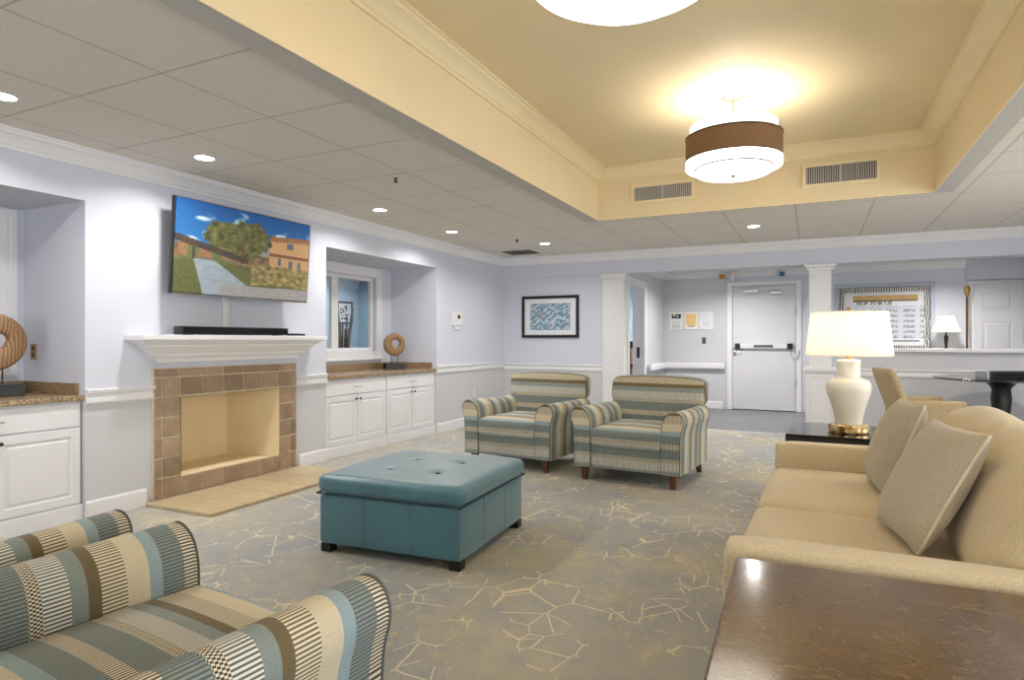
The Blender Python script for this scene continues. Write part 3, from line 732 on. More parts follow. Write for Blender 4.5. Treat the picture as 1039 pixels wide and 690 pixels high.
bl = None
for t in brighter:
    for c in kids(t):
        if c.type == 'LIGHT':
            if bl is None: bl = c.data.copy(); bl.energy = P_DOWN * 3.2
            c.data = bl
def pendant(x, y, label):
    t = thing('pendant_light', label, 'pendant light', (x, y, ZT), 0, 'drum pendants under the tray ceiling')
    g = G(); g.lathe([(.075, -.0005), (.08, -.006), (.07, -.018), (.02, -.028), (.0, -.028)], seg=28, cap=False); g.build('canopy', 'nickel', t, 40)
    g = G(); g.cyl((0, 0, -.02), (0, 0, -.30), .008, seg=10); g.build('stem', 'nickel', t, 40)
    g = G(); g.lathe([(.31, -.22), (.314, -.22), (.314, -.50), (.31, -.50)], seg=48, cap=False); g.build('inner_shade', 'diffuser_soft', t, 40)
    g = G(); g.lathe([(.336, -.31), (.346, -.31), (.346, -.478), (.336, -.478)], seg=48, cap=False); b = g.build('mesh_band', 'mesh_band', t, 40)
    g = G(); g.lathe([(.334, -.302), (.349, -.302), (.349, -.312), (.334, -.312)], seg=48, cap=False); g.lathe([(.334, -.474), (.349, -.474), (.349, -.481), (.334, -.481)], seg=48, cap=False); g.build('band_edge', 'band_edge', b, 40)
    g = G(); g.lathe([(.315, -.480), (.347, -.481), (.347, -.53), (.342, -.536), (.272, -.538)], seg=48, cap=False); g.build('lower_band', 'diffuser', t, 40)
    g = G(); g.lathe([(.272, -.535), (.27, -.575), (.255, -.583), (.001, -.587)], seg=48, cap=False); g.build('diffuser', 'diffuser', t, 40)
    g = G(); g.lathe([(.264, -.536), (.282, -.536), (.282, -.546), (.264, -.546)], seg=48, cap=False); g.build('retaining_ring', 'dark_metal', t, 40)
    g = G(); g.lathe([(.001, -.587), (.02, -.588), (.02, -.596), (.008, -.608), (.001, -.61)], seg=14, cap=False); g.build('finial', 'nickel', t, 40)
    for k in range(3):
        a = k * 2.094
        g = G(); g.cyl((0, 0, -.29), (.31 * math.cos(a), .31 * math.sin(a), -.26), .004, seg=6); g.build('spider_arm', 'nickel', t, 40)
    point_light('pendant_bulb', (0, 0, -.31), P_PENDANT, C_PEND, .05, t)
pendant(-.55, 5.0, 'drum pendant with brown band, whole under the tray ceiling')
pendant(-.61, 2.2, 'drum pendant cut off by the top edge of the photo')

def grille(name, label, x0, x1, z0, z1, y):
    t = thing(name, label, 'air vent', ((x0 + x1) / 2, y, z0), 0, 'supply vents in the tray side')
    w, h = (x1 - x0) / 2, z1 - z0
    g = G(); b = .03
    for a, c in (((-w, -.012, 0), (w, -.0005, b)), ((-w, -.012, h - b), (w, -.0005, h)), ((-w, -.012, b), (-w + b, -.0005, h - b)), ((w - b, -.012, b), (w, -.0005, h - b))): g.box(a, c, .002)
    g.build('frame', 'cream_trim', t)
    g = G(); g.box((-w + b, -.003, b), (w - b, -.0005, h - b)); g.build('backing', 'vent_dark', t)
    g = G(); n = 30
    for i in range(n):
        x = -w + b + (i + .5) * (2 * w - 2 * b) / n; g.quad([(x - .004, -.011, b), (x + .006, -.004, b), (x + .006, -.004, h - b), (x - .004, -.011, h - b)])
    for k in (1, 2, 3):
        x = -w + b + k * (2 * w - 2 * b) / 4; g.box((x - .005, -.0125, b), (x + .005, -.003, h - b))
    g.build('louvres', 'band', t)
grille('supply_vent', 'louvred vent in the tray side, left of the pendant', -1.74, -1.09, 2.68, 2.88, TY1 - .006)
grille('supply_vent', 'louvred vent in the tray side, right of the pendant', -.10, .54, 2.68, 2.90, TY1 - .006)
cv = thing('ceiling_vent', 'dark square return vent in the ceiling near the far left corner', 'air vent', (-3.95, 8.55, ZC))
g = G(); g.box((-.23, -.2, -.006), (.23, -.18, -.0005)); g.box((-.23, .18, -.006), (.23, .2, -.0005)); g.box((-.23, -.18, -.006), (-.21, .18, -.0005)); g.box((.21, -.18, -.006), (.23, .18, -.0005)); g.build('frame', 'grey_plastic', cv)
g = G()
for i in range(12):
    y = -.18 + (i + .5) * .03; g.quad([(-.21, y - .012, -.008), (.21, y - .012, -.008), (.21, y + .01, -.001), (-.21, y + .01, -.001)])
g.build('slats', 'grey_plastic', cv)
def sprinkler(x, y, label):
    t = thing('sprinkler_head', label, 'sprinkler', (x, y, ZC), 0, 'ceiling sprinkler heads')
    g = G(); g.lathe([(.035, -.0005), (.035, -.005), (.012, -.009), (.001, -.009)], seg=16, cap=False); g.build('escutcheon', 'white_plastic', t, 40)
    g = G(); g.cyl((0, 0, -.008), (0, 0, -.04), .006, seg=8); g.tube([(-.014, 0, -.01), (-.016, 0, -.03), (0, 0, -.045), (.016, 0, -.03), (.014, 0, -.01)], .003, 6); g.build('nozzle', 'dark_metal', t, 40)
    g = G(); g.lathe([(.001, -.046), (.02, -.046), (.02, -.049), (.001, -.049)], seg=12, cap=False); g.build('deflector', 'dark_metal', t)
sprinkler(-3.02, 4.15, 'small sprinkler head in the ceiling left of the tray')
sprinkler(-3.45, 7.35, 'small sprinkler head near the dark ceiling vent')
sprinkler(1.55, 6.05, 'small sprinkler head in the ceiling right of the tray')

# ------------------------------------------------------------------ things on the walls
def frame(g, w, h, b, d0, d1, bev=.004):
    for a, c in (((-w / 2, d0, -h / 2), (w / 2, d1, -h / 2 + b)), ((-w / 2, d0, h / 2 - b), (w / 2, d1, h / 2)), ((-w / 2, d0, -h / 2 + b), (-w / 2 + b, d1, h / 2 - b)), ((w / 2 - b, d0, -h / 2 + b), (w / 2, d1, h / 2 - b))): g.box(a, c, bev)
pf = thing('framed_picture', 'black framed abstract blue wave print on the far wall', 'picture', (-3.74, YB, 1.615))
g = G(); frame(g, .96, .66, .045, -.035, -.001); g.build('frame', 'black', pf)
g = G(); g.box((-.45, -.014, -.30), (.45, -.002, .30)); g.build('mat', 'mat_board', pf)
def waves(u, v):
    w = u * 7 + v * 6; p = Vector((u * 9 + v * 5, v * 16 - u * 4, .3)); n = mnoise.noise(p) + .5 * mnoise.noise(p * 2.3) + .3 * math.sin(w * 5 + 3 * mnoise.noise(p * .6))
    a, b = ((70, 110, 136), (150, 184, 200)) if n < .1 else ((150, 176, 196), (214, 222, 226))
    f = (math.sin(n * 9) + 1) / 2
    c = [x + (y - x) * f for x, y in zip(a, b)]
    if mnoise.noise(p * 1.7 + Vector((5, 5, 5))) > .42: c = [c[0] * .6 + 70, c[1] * .55 + 46, c[2] * .5 + 50]
    return c
raster('print', .68, .42, 90, 56, waves, 'print', pf, -.0145, -.34, -.21)
th = thing('thermostat', 'white wall thermostat with a dark dial on the left wall', 'thermostat', (XL, 7.68, 1.45), 90)
g = G(); g.box((-.13, -.035, 0), (.13, -.0005, .2), .008); g.build('housing', 'white_plastic', th, 30)
g = G(); g.box((-.085, -.022, -.055), (.085, -.0005, -.002), .005); g.build('cover', 'white_plastic', th, 30)
g = G(); v = g.lathe([(.001, .048), (.026, .046), (.03, .034)], seg=16, cap=False)
for q in v: q.co = Vector((q.co.x + .01, -q.co.z, .125 + q.co.y))
g.build('dial', 'black', th, 40)
def outlet(label, loc, rz, mat, slot):
    t = thing('wall_outlet', label, 'outlet', loc, rz)
    g = G(); g.box((-.036, -.006, -.058), (.036, -.0005, .058), .002); g.build('plate', mat, t)
    for z in (-.025, .025):
        g = G(); g.box((-.016, -.008, z - .014), (.016, -.006, z + .014), .001); g.build('socket', slot, t)
outlet('white wall outlet below the chair rail in the far left corner', (XL, 8.2, .47), 90, 'white_plastic', 'paper')
outlet('black outlet with brass rim on the side wall of the left niche', (-5.165, NL[1], 1.165), 0, 'brass', 'black')

# corridor: exit door
d2 = thing('door_2', 'white exit door with a panic bar at the end of the corridor', 'door'); del d2['category']; struct(d2)
d2.location = (-.81, YD, 0)
g = G(); frame_h = 2.29
g.box((-.61, -.03, .0), (-.525, .05, frame_h), .004); g.box((.525, -.03, 0), (.61, .05, frame_h), .004); g.box((-.525, -.03, 2.22), (.525, .05, frame_h), .004); g.build('door_frame', 'trim', d2)
g = G(); g.box((-.52, .0, .012), (.52, .045, 2.215), .003); g.build('leaf', 'door_white', d2)
g = G(); g.box((-.40, -.055, 1.10), (.40, -.012, 1.18), .01); pb = g.build('panic_bar', 'white_plastic', d2, 30)
for x in (-.43, .43):
    g = G(); g.box((x - .045, -.06, 1.09), (x + .045, -.0005, 1.19), .006); g.build('end_cap', 'black', pb)
g = G(); g.box((-.16, -.0565, 1.115), (.16, -.0545, 1.165)); g.build('bar_notice', 'grey_plastic', pb)
g = G(); g.box((-.51, -.012, .97), (-.46, -.0005, 1.12), .003); g.tube([(-.485, -.01, 1.04), (-.485, -.05, 1.04), (-.38, -.055, 1.04)], .009, 8); g.build('lever_handle', 'chrome', d2, 40)
g = G(); g.box((-.34, -.05, 2.09), (-.08, -.0005, 2.15), .006); dc = g.build('door_closer', 'chrome', d2, 30)
g = G(); g.box((.02, -.07, 2.16), (.25, -.05, 2.18), .003); g.box((-.2, -.07, 2.15), (.05, -.055, 2.17), .003); g.build('closer_arm', 'chrome', dc, 30)
g = G(); g.box((.1, -.04, 2.06), (.3, -.0005, 2.12), .006); g.build('alarm_contact', 'chrome', d2, 30)
g = G(); g.tube([(.44, -.03, 1.09), (.45, -.04, .98), (.5, -.045, .9), (.56, -.05, .94), (.585, -.04, 1.02), (.585, -.033, 1.08)], .005, 6); g.build('power_cord', 'grey_plastic', d2, 40)
for z in (.5, 1.75):
    g = G(); g.cyl((.53, -.033, z - .06), (.53, -.033, z + .06), .01, seg=8); g.build('hinge', 'chrome', d2, 40)
# notices, switch, handrail
nb = [(-2.33, 'white notice with a black heading, beside the exit door', ((226, 226, 222), (30, 30, 32))), (-2.06, 'notice with an orange picture, middle of the three by the exit door', ((232, 196, 130), (236, 232, 220))), (-1.79, 'plain white notice nearest the exit door frame', ((224, 226, 228), (200, 202, 206)))]
for i, (x, lb, (c1, c2)) in enumerate(nb):
    t = thing('notice', lb, 'notice', (x, YD, 1.44), 0, 'notices on the corridor wall')
    g = G(); frame_g = g; g.box((-.125, -.012, 0), (.125, -.0005, .33), .003); g.build('holder', 'white_plastic', t)
    def pg(u, v, i=i, c1=c1, c2=c2):
        if i == 0: return c2 if (.1 < u < .9 and .05 < v < .34 and mnoise.noise(Vector((u * 4, v * 9, 0))) > -.25) else ((170, 170, 170) if v > .45 and int(v * 22) % 3 == 0 and .15 < u < .85 else c1)
        if i == 1: return (120, 110, 100) if .82 < v < .86 and .2 < u < .8 else (c2 if v > .76 or v < .05 or u < .06 or u > .94 else [q - 18 * abs(mnoise.noise(Vector((u * 5, v * 5, 2)))) for q in c1])
        return c2 if int(v * 20) % 3 == 0 and .15 < u < .85 and .12 < v < .9 else c1
    raster('page', .22, .29, 22, 28, pg, 'print', t, -.0126, -.11, .02)
sw = thing('light_switch', 'small grey switch plate on the wall left of the exit door', 'switch', (-1.83, YD, 1.24))
g = G(); g.box((-.036, -.008, -.06), (.036, -.0005, .06), .002); g.build('plate', 'grey_plastic', sw)
g = G(); g.box((-.014, -.014, -.028), (.014, -.008, .028), .002); g.build('rocker', 'black', sw)
hr = thing('handrail', 'white corridor handrail running from the doorway to the exit door', 'handrail', (0, 0, 0))
g = G(); g.prism([(YD - d, z) for d, z in ((.04, .72), (.075, .73), (.085, .78), (.075, .83), (.04, .835), (.03, .8))], 'x', -2.5, -1.46); g.prism([(-2.56 + d, z) for d, z in ((.04, .72), (.075, .73), (.085, .78), (.075, .83), (.04, .835), (.03, .8))], 'y', 10.62, YD - .06); g.build('rail', 'trim', hr, 30)
g = G()
for x in (-2.3, -1.7): g.box((x - .03, YD - .05, .75), (x + .03, YD - .0005, .81))
g.box((-2.5595, 11.0, .75), (-2.51, 11.06, .81)); g.build('bracket', 'trim', hr)
def small_box(name, label, cat, loc, w, h, d, mat):
    t = thing(name, label, cat, loc); g = G(); g.box((-w / 2, -d, 0), (w / 2, -d * .35, h), .006); g.build('lens', mat, t, 30)
    g = G(); g.box((-w / 2 - .01, -d * .35, -.01), (w / 2 + .01, -.0005, h + .01), .003); g.build('mount', 'white_plastic', t)
small_box('alarm_beacon', 'small amber alarm beacon high on the corridor wall left of the exit door', 'alarm', (-1.50, YD - .0, 2.35), .09, .07, .16, 'amber')
small_box('alarm_beacon', 'small blue alarm beacon above the exit door', 'alarm', (-.50, YD - .0, 2.36), .08, .07, .16, 'blue_plastic')
ms = thing('motion_sensor', 'white cylindrical sensor above the corner of the exit door', 'sensor', (-1.32, YD - .13, 2.30))
g = G(); g.cyl((0, 0, 0), (0, 0, .16), .04, seg=18); g.build('housing', 'white_plastic', ms, 40); g = G(); g.box((-.02, .03, .05), (.02, .129, .1)); g.build('arm', 'white_plastic', ms)

# beyond the half wall: menu board, six-panel door, pole, console with lamp
mb = thing('notice_board', 'white menu board in a black and white patterned frame beyond the half wall', 'notice board', (1.03, YD, 1.60))
g = G(); frame(g, 1.42, 1.16, .06, -.03, -.001); g.build('outer_frame', 'board_edge', mb)
def zebra():
    k = NT('zebra_frame'); w = k.n('ShaderNodeTexWave'); w.inputs['Scale'].default_value = 9; w.inputs['Distortion'].default_value = 5; k.l(k.coord(), w.inputs['Vector'])
    k.set(k.ramp(w.outputs[1], [(0.0, lin((26, 26, 26))), (0.55, lin((52, 50, 46))), (0.6, lin((214, 212, 206)))]), .3); return k.m
M['zebra'] = zebra()
g = G(); frame(g, 1.28, 1.02, .075, -.045, -.001); g.build('frame', 'zebra', mb)
def menu(u, v):
    if .05 < v < .14 and .1 < u < .92: return [q + 14 * mnoise.noise(Vector((u * 9, v * 9, 3))) for q in (188, 154, 96)]
    if .14 <= v < .165 and .1 < u < .92: return (70, 60, 46)
    if .17 < v < .24 and .12 < u < .6 and mnoise.noise(Vector((u * 40, v * 22, 1))) > -.05: return (120, 122, 124)
    if .26 < v < .88:
        cu = (u - .08) / .84 * 4; row = int(v * 40)
        if row % 4 in (1, 2) and .15 < cu % 1 < .85 and mnoise.noise(Vector((u * 50, row * 3.1, 2))) > -.2: return (150, 154, 164)
        return (206, 210, 220)
    if .91 < v < .935 and .06 < u < .94: return (50, 50, 52)
    return (222, 224, 228)
g = G(); g.box((-.57, -.02, -.44), (.57, -.001, .44)); g.build('backing', 'paper', mb)
raster('page', 1.12, .86, 112, 86, menu, 'print', mb, -.0205, -.56, -.43)
d3 = thing('door_3', 'white six-panel door beyond the half wall at the right edge of the photo', 'door'); del d3['category']; struct(d3); d3.location = (2.78, YD, 0)
g = G(); g.box((-.62, -.06, 0), (.62, -.0, 2.17), .004); g.build('door_frame', 'trim', d3)
g = G(); g.box((-.54, -.10, .012), (.54, -.06, 2.12), .003)
for x0, x1 in ((-.46, -.05), (.05, .46)):
    for z0, z1 in ((.2, .78), (.9, 1.55), (1.68, 2.0)): g.nested(x0, x1, z0, z1, -.10, -.106, [(.02, 0), (.03, .005), (.05, .005), (.07, -.004)])
g.build('leaf', 'door_white', d3)
pl = thing('pole_lamp', 'slim dark pole with a gold cap standing beside the six-panel door', 'pole', (2.12, YD - .22, 0))  # unidentified upright, built as a plain pole that gives no light
g = G(); g.lathe([(.001, 0), (.11, 0), (.11, .015), (.03, .03), (.014, .05)], seg=20, cap=False); g.build('base', 'dark_metal', pl, 40)
g = G(); g.cyl((0, 0, .03), (0, 0, 1.98), .016, seg=10); g.build('pole', 'dark_wood', pl, 40)
g = G(); g.lathe([(.016, 1.92), (.03, 1.95), (.045, 2.02), (.04, 2.06), (.012, 2.09), (.001, 2.09)], seg=16, cap=False); g.build('cap', 'brass', pl, 40)
co = thing('console_table', 'narrow dark console table behind the half wall, under the small lamp', 'table', (1.58, YD - .28, 0))
g = G(); g.box((-.32, -.16, .72), (.36, .18, .75), .005); g.build('top', 'dark_wood', co)
for x in (-.29, .33):
    for y in (-.13, .15):
        g = G(); g.box((x - .02, y - .02, 0), (x + .02, y + .02, .72)); g.build('leg', 'dark_wood', co)
def lamp_light(t, z): point_light('lamp_bulb', (0, 0, z), P_LAMP, C_WARM, .06, t)
l2 = thing('table_lamp', 'small lamp with pleated white bell shade and dark stem beyond the half wall', 'lamp', (1.84, YD - .30, .7502))
g = G(); g.lathe([(.001, 0), (.085, 0), (.085, .015), (.04, .03), (.018, .08), (.024, .2), (.03, .3), (.018, .4), (.03, .55), (.012, .58), (.008, .66)], seg=20, cap=False); g.build('base', 'dark_metal', l2, 40)
g = G(); rings = []
for k in range(9):
    f = k / 8; r = .205 + (.11 - .205) * (1 - (1 - f) ** 1.7); z = .62 + .25 * f
    rings.append([((r * (1 + .012 * (i % 2))) * math.cos(2 * math.pi * i / 72), (r * (1 + .012 * (i % 2))) * math.sin(2 * math.pi * i / 72) * .75, z) for i in range(72)])
g.rings(rings, True, False, False); g.build('lamp_shade', 'shade', l2)
g = G(); g.cyl((0, 0, .64), (0, 0, .86), .004, seg=6); g.cyl((-.12, 0, .86), (.12, 0, .86), .004, seg=6); g.build('harp', 'brass', l2)
lamp_light(l2, .75)

# room behind the niche windows and room behind the doorway
vs = thing('branch_vase', 'tall grey branches standing in a floor vase behind the niche window', 'vase', (-6.0, 7.0, 0))
g = G(); g.lathe([(.001, 0), (.1, 0), (.13, .15), (.12, .4), (.07, .62), (.08, .68), (.07, .68), (.06, .6), (.001, .58)], seg=24, cap=False); g.build('vase', 'granite_dark', vs, 40)
g = G(); rb = random.Random(11)
for i in range(14):
    a, s = rb.uniform(0, 6.28), rb.uniform(.02, .14); h = rb.uniform(1.4, 1.72)
    g.tube([(.03 * math.cos(a), .03 * math.sin(a), .58), (s * .6 * math.cos(a), s * .6 * math.sin(a), 1.1), (s * math.cos(a + .4), s * math.sin(a + .4), h)], .018, 6, .011)
g.build('branches', 'branch', vs, 40)
p2 = thing('framed_picture', 'small dark framed drawing seen through the niche window', 'picture', (-7.6, 8.90, 1.74), 90)
g = G(); frame(g, .40, .40, .03, -.03, -.001); g.build('frame', 'black', p2)
g = G(); g.box((-.18, -.012, -.18), (.18, -.002, .18)); g.build('mat', 'mat_board', p2)
raster('print', .24, .26, 24, 26, lambda u, v: (60, 64, 70) if mnoise.noise(Vector((u * 4, v * 5, 6))) > .12 else (214, 218, 222), 'print', p2, -.0125, -.12, -.13)
bc = thing('bookcase', 'dark wood bookcase standing in the room behind the open doorway', 'bookcase', (-3.35, YD - .17, 0))
g = G(); g.box((-.4, -.14, 0), (-.37, .165, 1.2)); g.box((.37, -.14, 0), (.4, .165, 1.2)); g.box((-.37, .15, 0), (.37, .165, 1.2)); g.box((-.4, -.15, 1.2), (.4, .165, 1.225)); g.build('case', 'dark_wood', bc)
for z in (.06, .42, .78):
    g = G(); g.box((-.37, -.14, z), (.37, .15, z + .025)); g.build('shelf', 'dark_wood', bc)
rb = random.Random(4); bm_cols = [plain('book_cloth', c, .7) for c in ((120, 64, 40), (60, 44, 36), (170, 130, 90), (90, 70, 60), (150, 96, 60))]
book0 = []
for c in bm_cols: book0.append(c)
for z in (.4455, .8055):
    x = .355
    for i in range(6):
        w = rb.uniform(.03, .05); h = rb.uniform(.22, .3); t = thing('book', 'clothbound book on the dark bookcase behind the open doorway', 'book', (-3.35 + x - w / 2, YD - .19, z), 0, 'books in the room behind the doorway')
        g = G(); g.box((-w / 2, -.10, 0), (w / 2, .08, h), .003); g.build('cover', bm_cols[i % 5], t); x -= w + .003
        g = G(); g.box((-w / 2 + .004, -.09, h), (w / 2 - .004, .078, h + .001)); g.build('pages', 'paper', t)

# ------------------------------------------------------------------ striped armchairs
def make_armchair(label, loc, rz):
    t = thing('striped_armchair', label, 'armchair', loc, rz, 'striped club armchairs')
    g = G(); g.rbox((0, .0, .225), (.345, .44, .105), .02, 6); g.stripe_uv(.05); g.build('base', 'stripe', t, 60)
    g = G(); g.rbox((0, .075, .395), (.327, .395, .085), .05, 12, (0, .012, .022)); g.stripe_uv(.076, -1, .124); st = g.build('seat_cushion', 'stripe', t, 60)
    g = G(); lp = [(sx * .322, .075 + sy * .39, .44) for sx, sy in ((-1, -1), (-1, 1), (1, 1), (1, -1))]
    pr = [(-.085, .12), (-.085, .30), (-.083, .48), (-.075, .55), (-.05, .60), (-.012, .628), (.03, .64), (.065, .632), (.09, .607), (.102, .57), (.099, .53), (.085, .485), (.075, .42), (.072, .3), (.07, .12)]
    fine = []                                       # smooth the rolled outline
    for i in range(len(pr) - 1):
        p0, p1, p2, p3 = pr[max(i - 1, 0)], pr[i], pr[i + 1], pr[min(i + 2, len(pr) - 1)]
        for q in range(4):
            f = q / 4
            fine.append(tuple(.5 * (2 * b + (c - a) * f + (2 * a - 5 * b + 4 * c - d) * f * f + (3 * b - a - 3 * c + d) * f ** 3) for a, b, c, d in zip(p0, p1, p2, p3)))
    pr = fine + [pr[-1]]
    for s in (-1, 1):
        g = G(); L = g.bm.loops.layers.uv.active
        ys = [(-.44, .94), (-.43, 1.0), (-.2, 1.0), (.05, 1.0), (.25, 1.0), (.40, 1.0), (.435, .995), (.45, .96)]
        arc = [0]
        for a, b in zip(pr, pr[1:]): arc.append(arc[-1] + math.hypot(a[0] - b[0], a[1] - b[1]))
        rows = []
        for y, k in ys:
            lift = .012 * max(0, (y + .1)) / .5
            rows.append([g.bm.verts.new((s * (.405 + p[0] * k), y, (.38 + (p[1] - .38) * k) + (lift if p[1] > .4 else 0))) for p in pr])
        n = len(pr)
        for a in range(len(rows) - 1):
            for i in range(n):
                j = (i + 1) % n; q = [rows[a][i], rows[a][j], rows[a + 1][j], rows[a + 1][i]]
                f = g.bm.faces.new(q if s > 0 else q[::-1])
                for lpv in f.loops:
                    ii = i if lpv.vert in (rows[a][i], rows[a + 1][i]) else j
                    lpv[L].uv = (.203 + lpv.vert.co.y - .93, arc[ii])
        for row, flip in ((rows[0], 0), (rows[-1], 1)):
            f = g.bm.faces.new(row if flip else row[::-1])
            for lpv in f.loops: lpv[L].uv = (.06 - lpv.vert.co.z, lpv.vert.co.x)
        arm = g.build('arm', 'stripe', t, 50)
        g = G(); k = .985; g.tube([(s * (.405 + p[0] * k), .447, (.38 + (p[1] - .38) * k) + (.013 if p[1] > .4 else 0)) for p in pr], .004, 6); g.build('piping', 'dark_welt', arm, 60)
    def rake(o):
        z = o.z; k = max(0, (z - .3) / .6)
        w = 1 + .145 * min(1, max(0, (z - .58) / .1))          # widens above the arms
        arch = .03 * (1 - (o.x / .42) ** 2) * max(0, (z - .6) / .3)
        return (o.x * w, o.y - .13 * k, z + arch)
    g = G(); g.rbox((0, -.375, .57), (.415, .085, .31), (.07, .06, .06), 12, (0, .03, 0), rake); g.stripe_uv(.229, 1); bk = g.build('backrest', 'stripe', t, 60)
    g = G(); pts = []
    for i in range(21):
        x = -.395 + .79 * i / 20; a = (abs(x) / .395) ** 8; pts.append(rake(Vector((x, -.375 + .05, .868 - .03 * a))))
    g.tube(pts, .0035, 6); g.build('piping', 'dark_welt', bk, 60)
    for sx, y, kx in ((-1, .38, 0), (1, .38, 0), (-1, -.40, -.06), (1, -.40, -.06)):
        g = G(); x = sx * .40
        g.rings([[(x + a * .019, y + kx + b * .019, 0) for a, b in ((-1, -1), (1, -1), (1, 1), (-1, 1))], [(x + a * .03, y + b * .03, .125) for a, b in ((-1, -1), (1, -1), (1, 1), (-1, 1))]])
        g.build('leg', 'leg_wood', t)
    return t
ac = make_armchair('striped club armchair in front of the far wall, left one of the facing pair', (-2.648, 5.913, 0), 175)
dup(ac, (-1.425, 5.747, 0), 174.5, 'striped club armchair in front of the doorway, right one of the facing pair')
dup(ac, (-1.51, .905, 0), -7, 'striped club armchair in the near corner with seat and both arms showing')
dup(ac, (-2.625, .937, 0), 3, 'striped club armchair at the photo edge with only one arm showing')

# ------------------------------------------------------------------ teal ottoman
ot = thing('storage_ottoman', 'square teal leather ottoman with a tufted lid on the carpet', 'ottoman', (-2.205, 3.365, 0), 3.6)
g = G(); g.rbox((0, 0, .195), (.465, .465, .145), .018, 8)
for s in (-1, 1):
    for k in (-.155, .155):
        g.cyl((k, s * .4655, .055), (k, s * .4655, .335), .0022, seg=6); g.cyl((s * .4655, k, .055), (s * .4655, k, .335), .0022, seg=6)
g.build('body', 'teal', ot, 50)
BT = [(-.165, -.165), (.165, -.165), (-.165, .165), (.165, .165)]
def dent(o):
    z = o.z
    if z > .4:
        for bx, by in BT:
            d = math.hypot(o.x - bx, o.y - by); z -= .022 * math.exp(-(d / .04) ** 2) + .006 * math.exp(-(d / .1) ** 2)
    return (o.x, o.y, z)
g = G(); g.rbox((0, 0, .402), (.482, .482, .056), (.05, .05, .045), 36, (0, 0, .012), dent); lid = g.build('lid', 'teal', ot, 60)
g = G(); g.tube([(a * .474, b * .474, .349) for a, b in ((-1, -1), (1, -1), (1, 1), (-1, 1))], .006, 6, closed=True); g.build('lid_seam', 'teal_dark', ot)
for bx, by in BT:
    g = G(); g.lathe([(.017, -.003), (.016, .003), (.01, .007), (.001, .008)], (bx, by, .449), 14, False); g.build('button', 'teal_dark', lid, 50)
for sx in (-1, 1):
    for sy in (-1, 1):
        g = G(); g.box((sx * .425 - .035, sy * .425 - .035, 0), (sx * .425 + .035, sy * .425 + .035, .052), .006); g.build('foot', 'black', ot)

# ------------------------------------------------------------------ beige sofa (front looks to -x); local x = depth, y = length
sf = thing('sofa', 'beige two-seat sofa with rounded back along the right side', 'sofa', (-.26, 2.065, 0), -1)
SL = 2.3; AW = .15
g = G(); g.rbox((.53, SL / 2, .20), (.51, SL / 2 - .01, .11), .02, 6); g.build('base', 'sofa', sf, 60)
for y0 in (0, SL - AW):
    g = G(); g.rbox((.52, y0 + AW / 2, .353), (.52, AW / 2, .263), (.03, .035, .035), 8, (0, .008, .004)); a = g.build('arm', 'sofa', sf, 60)
    g = G(); w = AW / 2 - .012; c = y0 + AW / 2
    g.tube([(.012, c - w, .12), (.004, c - w, .5), (.012, c - w + .01, .595), (.012, c + w - .01, .595), (.004, c + w, .5), (.012, c + w, .12)], .005, 6); g.build('piping', 'welt', a, 60)
cw = (SL - 2 * AW) / 2
for k in (0, 1):
    yc = AW + cw * (k + .5)
    g = G(); g.rbox((.42, yc, .39), (.43, cw / 2 - .003, .085), .045, 12, (.012, 0, .018)); s = g.build('seat_cushion', 'sofa', sf, 60)
    g = G(); g.tube([(-.004, yc - cw / 2 + .03, .435), (-.012, yc, .438), (-.004, yc + cw / 2 - .03, .435)], .004, 6); g.build('piping', 'welt', s, 60)
    def lean(o, k=k, yc=yc):
        q = (o.y - yc) / (cw / 2) * (1 if k == 1 else -1)       # +1 at the outer end of the sofa
        drop = .05 * max(0, q) ** 3 * max(0, (o.z - .5) / .4)
        return (o.x + .38 * (o.z - .45), o.y, o.z - drop)
    g = G(); g.rbox((.81, yc, .67), (.13, cw / 2 - .002, .235), (.12, .09, .13), 14, (.03, 0, .02), lean); b = g.build('back_cushion', 'sofa', sf, 60)
g = G(); g.rbox((1.075, SL / 2, .43), (.06, SL / 2 - .01, .33), .05, 10, fn=lambda o: (o.x + .18 * max(0, o.z - .3), o.y, o.z - .10 * (abs(o.y - SL / 2) / (SL / 2)) ** 4 * max(0, o.z - .4))); g.build('back_frame', 'sofa', sf, 60)
for x in (.06, 1.0):
    for y in (.08, SL - .08):
        g = G(); g.rings([[(x + a * .02, y + b * .02, 0) for a, b in ((-1, -1), (1, -1), (1, 1), (-1, 1))], [(x + a * .03, y + b * .03, .10) for a, b in ((-1, -1), (1, -1), (1, 1), (-1, 1))]]); g.build('leg', 'leg_wood', sf)

